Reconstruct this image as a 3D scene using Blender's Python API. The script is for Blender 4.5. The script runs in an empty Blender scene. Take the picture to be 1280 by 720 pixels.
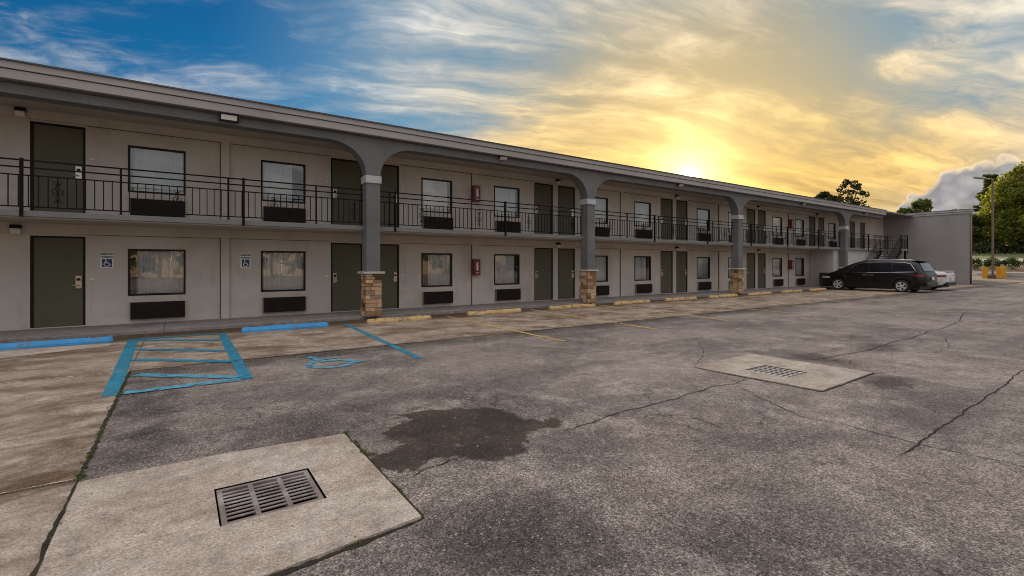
import bpy, bmesh, math, random
import numpy as np
from mathutils import Vector, Matrix

random.seed(7)
rad = math.radians
SC = bpy.context.scene
COL = SC.collection

# ------------------------------------------------------------------ camera
CAM_H = 1.547
YAW = 34.786
cam_d = bpy.data.cameras.new('camera')
cam = bpy.data.objects.new('camera', cam_d)
COL.objects.link(cam)
cam.location = (0, 0, CAM_H)
cam.rotation_euler = (rad(90), 0, rad(-YAW))
cam_d.sensor_fit = 'HORIZONTAL'
cam_d.sensor_width = 36.0
cam_d.lens = 36.0 * 597.41 / 1280.0
cam_d.shift_y = -30.0 / 1280.0
cam_d.clip_start = 0.05
cam_d.clip_end = 6000
SC.camera = cam

# ------------------------------------------------------------------ world, sun, exposure
SUN = Vector((0.8730, 0.6112, 0.1795)).normalized()
SUN_EL = math.asin(SUN.z)
SUN_AZ = math.atan2(SUN.x, SUN.y)

world = bpy.data.worlds.new('World')
SC.world = world
world.use_nodes = True


class Graph:
    """small helper around a node tree"""

    def __init__(self, tree):
        self.t = tree
        self.N = tree.nodes
        self.L = tree.links

    def node(self, kind, **kw):
        n = self.N.new(kind)
        for k, v in kw.items():
            setattr(n, k, v)
        return n

    def put(self, sock, val):
        if hasattr(val, 'is_output') or isinstance(val, bpy.types.NodeSocket):
            self.L.new(val, sock)
        elif val is not None:
            if sock.type == 'RGBA' and len(val) == 3:
                val = (*val, 1.0)
            sock.default_value = val

    def m(self, op, a, b=None, c=None, clamp=False):
        n = self.node('ShaderNodeMath', operation=op, use_clamp=clamp)
        self.put(n.inputs[0], a)
        if b is not None:
            self.put(n.inputs[1], b)
        if c is not None:
            self.put(n.inputs[2], c)
        return n.outputs[0]

    def v(self, op, a, b=None, out=0):
        n = self.node('ShaderNodeVectorMath', operation=op)
        self.put(n.inputs[0], a)
        if b is not None:
            if op == 'SCALE':
                self.put(n.inputs[3], b)
            else:
                self.put(n.inputs[1], b)
        return n.outputs[out]

    def xyz(self, v):
        n = self.node('ShaderNodeSeparateXYZ')
        self.put(n.inputs[0], v)
        return n.outputs[0], n.outputs[1], n.outputs[2]

    def comb(self, x, y, z):
        n = self.node('ShaderNodeCombineXYZ')
        for i, q in enumerate((x, y, z)):
            self.put(n.inputs[i], q)
        return n.outputs[0]

    def noise(self, vec, scale, detail=4.0, rough=0.55, dist=0.0, color=False):
        n = self.node('ShaderNodeTexNoise')
        self.put(n.inputs['Vector'], vec)
        n.inputs['Scale'].default_value = scale
        n.inputs['Detail'].default_value = detail
        n.inputs['Roughness'].default_value = rough
        n.inputs['Distortion'].default_value = dist
        return n.outputs['Color'] if color else n.outputs['Fac']

    def voro(self, vec, scale, feature='F1', out='Distance', rnd=1.0):
        n = self.node('ShaderNodeTexVoronoi', feature=feature)
        self.put(n.inputs['Vector'], vec)
        n.inputs['Scale'].default_value = scale
        n.inputs['Randomness'].default_value = rnd
        return n.outputs[out]

    def step(self, x, a, b, lo=0.0, hi=1.0, smooth=True):
        n = self.node('ShaderNodeMapRange', interpolation_type='SMOOTHSTEP' if smooth else 'LINEAR', clamp=True)
        self.put(n.inputs['Value'], x)
        n.inputs['From Min'].default_value = a
        n.inputs['From Max'].default_value = b
        n.inputs['To Min'].default_value = lo
        n.inputs['To Max'].default_value = hi
        return n.outputs['Result']

    def mix(self, fac, a, b, blend='MIX'):
        n = self.node('ShaderNodeMix', data_type='RGBA', blend_type=blend)
        self.put(n.inputs[0], fac)
        self.put(n.inputs[6], a)
        self.put(n.inputs[7], b)
        return n.outputs[2]

    def bump(self, h, strength=0.3, distance=0.01):
        n = self.node('ShaderNodeBump')
        n.inputs['Strength'].default_value = strength
        n.inputs['Distance'].default_value = distance
        self.put(n.inputs['Height'], h)
        return n.outputs[0]

    def pos(self):
        return self.node('ShaderNodeNewGeometry').outputs['Position']

    def obj(self):
        return self.node('ShaderNodeTexCoord').outputs['Object']

    def rnd(self):
        return self.node('ShaderNodeObjectInfo').outputs['Random']


def build_world():
    t = world.node_tree
    t.nodes.clear()
    g = Graph(t)
    out = g.node('ShaderNodeOutputWorld')
    bg = g.node('ShaderNodeBackground')
    g.L.new(bg.outputs[0], out.inputs[0])
    sky = g.node('ShaderNodeTexSky', sky_type='NISHITA')
    sky.sun_disc = False
    sky.sun_elevation = SUN_EL
    sky.sun_rotation = SUN_AZ
    sky.air_density = 1.0
    sky.dust_density = 0.6
    sky.ozone_density = 2.2
    d = g.v('NORMALIZE', g.node('ShaderNodeTexCoord').outputs['Generated'])
    x, y, z = g.xyz(d)
    zz = g.m('MAXIMUM', z, 0.0)
    cs = g.v('DOT_PRODUCT', d, tuple(SUN), out=1)
    # clear blue, deepened away from the sun
    hsv = g.node('ShaderNodeHueSaturation')
    hsv.inputs['Saturation'].default_value = 1.35
    g.put(hsv.inputs['Color'], sky.outputs[0])
    base = g.mix(1.0, hsv.outputs[0], (0.20, 0.86, 1.12), 'MULTIPLY')
    base = g.mix(1.0, base, (1.0, 1.0, 1.0), 'MULTIPLY')
    # high cirrus: a sheet far above, seen in perspective
    den = g.m('ADD', zz, 0.22)
    px = g.m('DIVIDE', x, den)
    py = g.m('DIVIDE', y, den)
    ca, sa = math.cos(rad(-22)), math.sin(rad(-22))
    a1 = g.m('ADD', g.m('MULTIPLY', px, ca), g.m('MULTIPLY', py, sa))
    b1 = g.m('SUBTRACT', g.m('MULTIPLY', py, ca), g.m('MULTIPLY', px, sa))
    p1 = g.comb(g.m('MULTIPLY', a1, 0.62), b1, 5.3)
    wob = g.noise(p1, 1.3, 4, 0.55, 0.0, color=True)
    wv = g.v('SUBTRACT', wob, (0.5, 0.5, 0.5))
    p1w = g.v('ADD', p1, g.v('SCALE', wv, 0.9))
    n1 = g.noise(p1w, 1.9, 9, 0.60, 0.25)
    p2 = g.comb(g.m('MULTIPLY', a1, 0.30), g.m('MULTIPLY', b1, 1.25), 9.1)
    n2 = g.noise(g.v('ADD', p2, g.v('SCALE', wv, 0.55)), 4.6, 10, 0.64, 0.35)
    n3 = g.noise(g.comb(px, py, 1.0), 0.75, 3, 0.5)
    cov = g.m('ADD', g.m('MULTIPLY', n1, 0.58), g.m('MULTIPLY', n2, 0.42))
    cov = g.m('ADD', cov, g.m('MULTIPLY', g.m('SUBTRACT', n3, 0.5), 0.45))
    # thicker towards the sun, overhead and in the front-lit half; thinnest at right angles to the sun
    cov = g.m('ADD', cov, g.step(cs, 0.72, 0.97, -0.060, 0.100))
    cov = g.m('ADD', cov, g.step(cs, -0.10, 0.45, 0.15, 0.0))
    cov = g.m('ADD', cov, g.step(zz, 0.40, 0.85, -0.02, 0.14))
    dens = g.m('MULTIPLY', g.step(cov, 0.44, 0.72), 0.93)
    lowz = g.step(zz, 0.12, 0.50, 1.0, 0.35)
    warm = g.m('MULTIPLY', g.step(cs, 0.82, 0.985), lowz)
    half = g.step(cs, 0.25, 0.85)
    ccol = g.mix(half, (0.68, 0.62, 0.58), (0.50, 0.47, 0.415))
    up = g.m('MULTIPLY', g.step(zz, 0.20, 0.75), g.step(cs, 0.35, 0.80, 1.0, 0.35))
    ccol = g.v('SCALE', ccol, g.step(up, 0.0, 1.0, 0.80, 1.72, smooth=False))  # cloud above the view brightened, low cloud dimmed, for more light from overhead
    ccol = g.mix(warm, ccol, (0.64, 0.43, 0.15))
    lit = g.m('MULTIPLY', g.step(n2, 0.30, 0.70, 0.56, 1.42, smooth=False), g.step(n1, 0.3, 0.7, 0.80, 1.18, smooth=False))
    ccol = g.mix(1.0, ccol, g.comb(lit, lit, lit), 'MULTIPLY')
    skyS = g.v('SCALE', base, 0.060)
    # the clear gaps pale and yellow towards the sun
    skyS = g.mix(g.m('MULTIPLY', g.step(cs, 0.60, 0.90), 0.80), skyS, (0.125, 0.215, 0.285))
    skyS = g.mix(g.step(cs, 0.90, 0.99), skyS, (0.34, 0.275, 0.16))
    pale = g.m('MULTIPLY', g.step(zz, 0.0, 0.45, 0.92, 0.0), g.step(y, -0.12, 0.10, 1.0, 0.0))  # haze added only in the unseen half of the sky, whitens window reflections
    skyS = g.mix(pale, skyS, (0.36, 0.37, 0.385))
    col = g.mix(dens, skyS, ccol)
    # warm air low on the sun side
    low = g.m('MULTIPLY', g.step(zz, 0.05, 0.34, 1.0, 0.0), g.step(cs, 0.83, 0.975))
    gold = g.mix(g.step(n1, 0.35, 0.65), (0.60, 0.36, 0.080), (0.80, 0.51, 0.145))
    col = g.mix(g.m('MULTIPLY', low, 0.82), col, g.mix(1.0, gold, g.comb(lit, lit, lit), 'MULTIPLY'))
    # grey-blue band right at the horizon
    hb = g.m('MULTIPLY', g.step(zz, 0.05, 0.17, 1.0, 0.0), g.step(n2, 0.34, 0.60))
    hb = g.m('MULTIPLY', hb, g.step(cs, 0.94, 0.99, 1.0, 0.0))
    col = g.mix(g.m('MULTIPLY', hb, 0.70), col, (0.36, 0.33, 0.265))
    # aureole round the sun
    om = g.m('SUBTRACT', 1.0, cs)
    ang2 = g.m('MULTIPLY', om, 2.0)
    a_w = g.m('EXPONENT', g.m('MULTIPLY', ang2, -1.0 / (0.16 ** 2)))
    a_m = g.m('EXPONENT', g.m('MULTIPLY', ang2, -1.0 / (0.055 ** 2)))
    a_n = g.m('EXPONENT', g.m('MULTIPLY', ang2, -1.0 / (0.0105 ** 2)))
    glow = g.v('ADD', g.v('SCALE', (0.32, 0.21, 0.055), a_w),
               g.v('ADD', g.v('SCALE', (0.85, 0.66, 0.30), a_m), g.v('SCALE', (12.0, 10.0, 7.0), a_n)))
    # towering cloud bank to the right of the sun
    az = g.m('MULTIPLY', g.m('ARCTAN2', x, y), 57.29578)
    hor = g.m('SQRT', g.m('ADD', g.m('MULTIPLY', x, x), g.m('MULTIPLY', y, y)))
    el = g.m('DIVIDE', z, hor)
    top = g.m('MULTIPLY', g.step(az, 66.5, 79.5), g.step(az, 95.0, 130.0, 0.152, 0.05))
    pc = g.comb(g.m('MULTIPLY', az, 0.0175), el, 0.3)
    bil2 = g.voro(pc, 95.0, 'SMOOTH_F1')
    bil = g.voro(g.v('ADD', pc, g.v('SCALE', g.noise(pc, 20, 3, 0.5, 0, True), 0.02)), 34.0, 'SMOOTH_F1')
    bn = g.noise(pc, 26.0, 6, 0.6, 0.3)
    topn = g.m('ADD', top, g.m('ADD', g.m('ADD', g.m('MULTIPLY', g.m('SUBTRACT', 0.45, bil), 0.030), g.m('MULTIPLY', g.m('SUBTRACT', 0.4, bil2), 0.010)),
                               g.m('MULTIPLY', g.m('SUBTRACT', bn, 0.5), 0.030)))
    gap = g.m('SUBTRACT', topn, el)
    cm = g.step(gap, -0.0006, 0.0028)
    cm = g.m('MULTIPLY', cm, g.step(az, 66.0, 71.0))
    rim = g.m('MULTIPLY', g.step(gap, 0.001, 0.012, 1.0, 0.0), g.step(bn, 0.35, 0.6, 0.45, 1.0))
    shade = g.step(g.m('ADD', g.m('MULTIPLY', bil, 0.7), g.m('MULTIPLY', bil2, 0.5)), 0.25, 0.75, 1.22, 0.82)
    inner = g.mix(g.step(g.m('ADD', bn, g.m('MULTIPLY', gap, 1.5)), 0.35, 0.8), (0.185, 0.18, 0.185), (0.27, 0.26, 0.255))
    ccb = g.mix(rim, g.v('SCALE', inner, shade), (0.62, 0.48, 0.31))
    col = g.mix(cm, col, ccb)
    col = g.v('ADD', col, g.v('SCALE', glow, g.m('SUBTRACT', 1.0, cm)))
    # below the horizon only dim ground colour
    col = g.mix(g.step(z, -0.02, 0.0), (0.10, 0.09, 0.08), col)
    g.put(bg.inputs['Color'], col)
    bg.inputs['Strength'].default_value = 1.0


build_world()

sun_d = bpy.data.lights.new('sun', 'SUN')
sun_d.energy = 4.0
sun_d.angle = rad(0.53)
sun_d.color = (1.0, 0.80, 0.55)
sun = bpy.data.objects.new('sun', sun_d)
COL.objects.link(sun)
sun.location = (60, 40, 40)
sun.rotation_euler = (-SUN).to_track_quat('-Z', 'Y').to_euler()

vs = SC.view_settings
vs.view_transform = 'Standard'
vs.look = 'None'
vs.gamma = 1.0
vs.exposure = 0.70
vs.use_curve_mapping = False
SC.render.engine = 'CYCLES'
try:
    SC.cycles.max_bounces = 6
    SC.cycles.diffuse_bounces = 4
    SC.cycles.transparent_max_bounces = 16
    SC.cycles.use_denoising = True
    SC.cycles.denoising_input_passes = 'RGB_ALBEDO_NORMAL'
    SC.cycles.denoising_prefilter = 'ACCURATE'
    SC.cycles.filter_width = 1.0
    SC.cycles.sample_clamp_indirect = 4.0
except Exception:
    pass


# ------------------------------------------------------------------ materials
def new_mat(name):
    m = bpy.data.materials.new(name)
    m.use_nodes = True
    t = m.node_tree
    t.nodes.clear()
    g = Graph(t)
    out = g.node('ShaderNodeOutputMaterial')
    b = g.node('ShaderNodeBsdfPrincipled')
    g.L.new(b.outputs[0], out.inputs[0])
    return m, g, b, out


def c_scale(c, k):
    return tuple(q * k for q in c)


def pmat(name, col, rough=0.7, var=0.12, scale=3.0, fine=60.0, fvar=0.06, bump=0.0, bdist=0.004, metal=0.0,
         dirt=None, dirt_amt=0.0, dscale=1.2, stretch=(1, 1, 1), spec=0.5, use_obj=False, rnd=0.0, streak=0.0):
    m, g, b, out = new_mat(name)
    p = g.obj() if use_obj else g.pos()
    ps = g.v('MULTIPLY', p, stretch)
    n = g.noise(ps, scale, 5, 0.6)
    f = g.noise(p, fine, 3, 0.6)
    k = g.m('ADD', g.step(n, 0.25, 0.75, 1 - var, 1 + var, False), g.m('MULTIPLY', g.m('SUBTRACT', f, 0.5), fvar * 4))
    if rnd:
        k = g.m('MULTIPLY', k, g.step(g.rnd(), 0, 1, 1 - rnd, 1 + rnd, False))
    c = g.mix(1.0, col, g.comb(k, k, k), 'MULTIPLY')
    if dirt:
        dn = g.noise(ps, dscale, 7, 0.65, 0.4)
        c = g.mix(g.m('MULTIPLY', g.step(dn, 0.45, 0.75), dirt_amt), c, dirt)
    if streak:
        # rain runs and scuffs
        sn = g.noise(g.v('MULTIPLY', p, (5.5, 5.5, 0.28)), 1.0, 6, 0.7)
        sp_ = g.noise(p, 0.8, 3, 0.6)
        sm = g.m('MULTIPLY', g.step(sn, 0.54, 0.74), g.step(sp_, 0.42, 0.62))
        c = g.mix(g.m('MULTIPLY', sm, streak), c, g.v('SCALE', c, 0.55))
        pa = g.step(g.noise(g.v('MULTIPLY', p, (0.8, 1, 1.6)), 0.9, 1, 0.3), 0.55, 0.56, 1.0, 1.06)
        c = g.v('SCALE', c, pa)
    g.put(b.inputs['Base Color'], c)
    b.inputs['Roughness'].default_value = rough
    b.inputs['Metallic'].default_value = metal
    b.inputs['Specular IOR Level'].default_value = spec
    if bump:
        h = g.m('ADD', g.m('MULTIPLY', f, 0.6), g.m('MULTIPLY', g.noise(p, fine * 0.25, 3, 0.5), 0.6))
        g.put(b.inputs['Normal'], g.bump(h, bump, bdist))
    return m


M = {}
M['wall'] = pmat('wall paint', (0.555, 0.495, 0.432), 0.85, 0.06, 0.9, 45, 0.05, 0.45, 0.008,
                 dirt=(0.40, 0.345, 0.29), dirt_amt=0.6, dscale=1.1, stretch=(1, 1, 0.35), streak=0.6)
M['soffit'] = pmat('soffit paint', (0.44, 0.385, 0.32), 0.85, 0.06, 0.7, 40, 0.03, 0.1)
M['beam'] = pmat('dark grey stucco', (0.150, 0.150, 0.148), 0.85, 0.16, 1.3, 50, 0.06, 0.4, 0.006, streak=0.5)
M['fascia'] = pmat('fascia paint', (0.37, 0.352, 0.335), 0.6, 0.08, 1.0, 30, 0.03, 0.0,
                   dirt=(0.23, 0.21, 0.19), dirt_amt=0.5, dscale=0.8, stretch=(0.5, 1, 1))
M['drip'] = pmat('drip edge', (0.07, 0.062, 0.056), 0.5)
M['cap'] = pmat('capital paint', (0.48, 0.48, 0.475), 0.7, 0.06)
M['door'] = pmat('olive door paint', (0.112, 0.105, 0.066), 0.55, 0.10, 1.2, 80, 0.02, spec=0.25)
M['door_frame'] = pmat('door frame paint', (0.015, 0.014, 0.011), 0.6, spec=0.2)
M['joint'] = pmat('painted joint shadow', (0.10, 0.085, 0.07), 0.9)  # dark colour stands in for the shadow lines at header and pilaster edges
M['frame'] = pmat('window frame bronze', (0.012, 0.010, 0.009), 0.5, spec=0.25)
M['ac'] = pmat('air conditioner brown', (0.020, 0.013, 0.010), 0.6, 0.15, 4, spec=0.2)
M['ac_side'] = pmat('air conditioner sleeve', (0.20, 0.175, 0.15), 0.6)
M['slab'] = pmat('balcony slab paint', (0.19, 0.19, 0.185), 0.75, 0.1, 1.4, 40, 0.04)
M['rail'] = pmat('black iron', (0.008, 0.006, 0.005), 0.7, 0.2, 6, spec=0.15)
M['steel'] = pmat('brushed steel', (0.62, 0.58, 0.52), 0.32, 0.05, metal=0.85)
M['brass'] = pmat('satin lock metal', (0.58, 0.46, 0.33), 0.35, 0.05, metal=0.75)
M['black'] = pmat('black plastic', (0.010, 0.010, 0.010), 0.5, spec=0.25)
M['white'] = pmat('white paint', (0.72, 0.70, 0.67), 0.6, 0.04)
M['lens'] = pmat('lamp lens', (0.70, 0.64, 0.55), 0.35, 0.04)
M['red'] = pmat('red cabinet paint', (0.16, 0.018, 0.014), 0.35, 0.1)
M['signblue'] = pmat('sign blue', (0.010, 0.022, 0.10), 0.45)
M['signgreen'] = pmat('sign green', (0.012, 0.045, 0.026), 0.45)
M['interior'] = pmat('interior plaster', (0.22, 0.17, 0.12), 0.9)
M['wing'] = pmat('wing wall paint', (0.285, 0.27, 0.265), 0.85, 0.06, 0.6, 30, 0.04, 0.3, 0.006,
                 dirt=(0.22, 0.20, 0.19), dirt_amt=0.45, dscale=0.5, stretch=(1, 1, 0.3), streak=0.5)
M['roof'] = pmat('roof membrane', (0.16, 0.15, 0.14), 0.85, 0.15, 0.5)
M['panel_white'] = pmat('white block wall paint', (0.44, 0.425, 0.41), 0.8, 0.06)
M['mortar'] = pmat('mortar', (0.22, 0.185, 0.15), 0.95)
M['capstone'] = pmat('cap stone', (0.50, 0.46, 0.42), 0.85, 0.12, 5, 60, 0.08, 0.3)
M['bark'] = pmat('bark', (0.075, 0.055, 0.04), 0.95, 0.25, 3, 20, 0.1, 0.5, 0.03)
M['pole'] = pmat('bronze lamp pole', (0.16, 0.105, 0.07), 0.5, 0.1)
M['yellow_post'] = pmat('yellow guard paint', (0.62, 0.29, 0.012), 0.55, 0.10, 2)
M['tyre'] = pmat('tyre rubber', (0.018, 0.018, 0.018), 0.85)
M['chrome'] = pmat('chrome', (0.75, 0.75, 0.76), 0.16, 0.02, metal=1.0)
M['alloy'] = pmat('alloy wheel', (0.66, 0.66, 0.67), 0.3, 0.03, metal=0.35)
M['plastic_dark'] = pmat('dark trim', (0.014, 0.014, 0.015), 0.5)
M['bin'] = pmat('bin plastic', (0.03, 0.024, 0.02), 0.6)
M['tan'] = pmat('tan stucco', (0.50, 0.38, 0.26), 0.9, 0.2, 0.6)
M['pit'] = pmat('pit concrete', (0.010, 0.008, 0.006), 0.95, spec=0.1)
M['drain_iron'] = pmat('worn cast iron', (0.27, 0.215, 0.195), 0.5, 0.3, 6, 90, 0.12, 0.3, 0.002, metal=0.25,
                       dirt=(0.62, 0.61, 0.60), dirt_amt=0.75, dscale=3.2)
M['grate_light'] = pmat('galvanised grating', (0.55, 0.54, 0.52), 0.45, 0.2, 8, metal=0.3)


def mat_stone():
    m, g, b, out = new_mat('ledge stone')
    r = g.rnd()
    p = g.pos()
    n = g.noise(p, 14, 6, 0.65)
    cr = g.node('ShaderNodeValToRGB')
    cols = [(0.0, (0.07, 0.036, 0.020)), (0.18, (0.42, 0.24, 0.125)), (0.42, (0.62, 0.42, 0.25)), (0.62, (0.25, 0.125, 0.06)),
            (0.8, (0.70, 0.53, 0.35)), (1.0, (0.12, 0.065, 0.036))]
    el = cr.color_ramp.elements
    while len(el) < len(cols):
        el.new(0.5)
    for e, (q, c) in zip(el, cols):
        e.position = q
        e.color = (*c, 1)
    g.put(cr.inputs[0], r)
    k = g.step(n, 0.25, 0.75, 0.7, 1.3, False)
    g.put(b.inputs['Base Color'], g.mix(1.0, cr.outputs[0], g.comb(k, k, k), 'MULTIPLY'))
    b.inputs['Roughness'].default_value = 0.9
    g.put(b.inputs['Normal'], g.bump(g.noise(p, 30, 5, 0.6), 0.6, 0.012))
    return m


M['stone'] = mat_stone()


def mat_glass():
    m, g, b, out = new_mat('window glass')
    tr = g.node('ShaderNodeBsdfTransparent')
    tr.inputs[0].default_value = (0.95, 0.96, 0.96, 1)
    gl = g.node('ShaderNodeBsdfGlossy')
    gl.inputs['Roughness'].default_value = 0.0
    gl.inputs[0].default_value = (0.95, 0.95, 0.95, 1)
    n = g.noise(g.pos(), 1.3, 2, 0.4)
    bn = g.bump(n, 0.06, 0.02)
    g.put(gl.inputs['Normal'], bn)
    fr = g.node('ShaderNodeFresnel')
    fr.inputs['IOR'].default_value = 1.95
    mx = g.node('ShaderNodeMixShader')
    g.put(mx.inputs[0], g.m('ADD', fr.outputs[0], 0.02, clamp=True))
    g.L.new(tr.outputs[0], mx.inputs[1])
    g.L.new(gl.outputs[0], mx.inputs[2])
    g.N.remove(b)
    g.L.new(mx.outputs[0], out.inputs[0])
    return m


M['glass'] = mat_glass()


def mat_curtain():
    m, g, b, out = new_mat('curtain fabric')
    g.put(b.inputs['Base Color'], (0.86, 0.85, 0.83))
    b.inputs['Roughness'].default_value = 0.95
    tl = g.node('ShaderNodeBsdfTranslucent')
    tl.inputs[0].default_value = (0.7, 0.68, 0.64, 1)
    mx = g.node('ShaderNodeMixShader')
    mx.inputs[0].default_value = 0.08
    g.L.new(b.outputs[0], mx.inputs[1])
    g.L.new(tl.outputs[0], mx.inputs[2])
    g.L.new(mx.outputs[0], out.inputs[0])
    return m


M['curtain'] = mat_curtain()


def mat_leaf(name, c1, c2, trans=0.35, scale=0.5):
    m, g, b, out = new_mat(name)
    p = g.pos()
    n = g.noise(p, scale, 3, 0.5)
    n2 = g.noise(p, 6.0, 2, 0.5)
    f = g.m('ADD', g.m('MULTIPLY', n, 0.6), g.m('MULTIPLY', n2, 0.4))
    c = g.mix(g.step(f, 0.35, 0.65), c1, c2)
    g.put(b.inputs['Base Color'], c)
    b.inputs['Roughness'].default_value = 0.6
    b.inputs['Specular IOR Level'].default_value = 0.3
    tl = g.node('ShaderNodeBsdfTranslucent')
    g.put(tl.inputs[0], g.mix(1.0, c, (1.3, 1.25, 0.7), 'MULTIPLY'))
    mx = g.node('ShaderNodeMixShader')
    mx.inputs[0].default_value = trans
    g.L.new(b.outputs[0], mx.inputs[1])
    g.L.new(tl.outputs[0], mx.inputs[2])
    g.L.new(mx.outputs[0], out.inputs[0])
    return m


M['leaf_bright'] = mat_leaf('bright leaves', (0.16, 0.19, 0.03), (0.28, 0.285, 0.05), 0.45)
M['leaf_mid'] = mat_leaf('mid green leaves', (0.06, 0.085, 0.02), (0.12, 0.145, 0.035), 0.4)
M['leaf_dark'] = mat_leaf('dark leaves', (0.025, 0.035, 0.012), (0.05, 0.06, 0.02), 0.3)
M['leaf_hedge'] = mat_leaf('hedge leaves', (0.035, 0.065, 0.015), (0.07, 0.11, 0.025), 0.25)
M['weed'] = mat_leaf('weed leaves', (0.06, 0.11, 0.02), (0.13, 0.19, 0.04), 0.3, 20)
M['grass'] = pmat('verge grass', (0.10, 0.125, 0.035), 0.9, 0.25, 0.4, 8, 0.2, 0.4, 0.05)
M['mulch'] = pmat('mulch', (0.11, 0.055, 0.03), 0.95, 0.3, 1.0, 12, 0.15)
M['far_conc'] = pmat('far concrete', (0.42, 0.38, 0.33), 0.9, 0.08)
M['far_road'] = pmat('far road asphalt', (0.26, 0.255, 0.25), 0.9, 0.08)
M['earth'] = pmat('earth', (0.10, 0.11, 0.045), 0.95, 0.2, 0.05)


def ell(g, x, y, cx, cy, rx, ry, soft=0.35):
    a = g.m('DIVIDE', g.m('SUBTRACT', x, cx), rx)
    b = g.m('DIVIDE', g.m('SUBTRACT', y, cy), ry)
    r = g.m('SQRT', g.m('ADD', g.m('MULTIPLY', a, a), g.m('MULTIPLY', b, b)))
    return g.step(r, 1 - soft, 1 + soft * 0.3, 1.0, 0.0)


def rect(g, x, y, x0, x1, y0, y1, s=0.05):
    a = g.m('MULTIPLY', g.step(x, x0 - s, x0 + s), g.step(x, x1 - s, x1 + s, 1, 0))
    b = g.m('MULTIPLY', g.step(y, y0 - s, y0 + s), g.step(y, y1 - s, y1 + s, 1, 0))
    return g.m('MULTIPLY', a, b)


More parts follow.
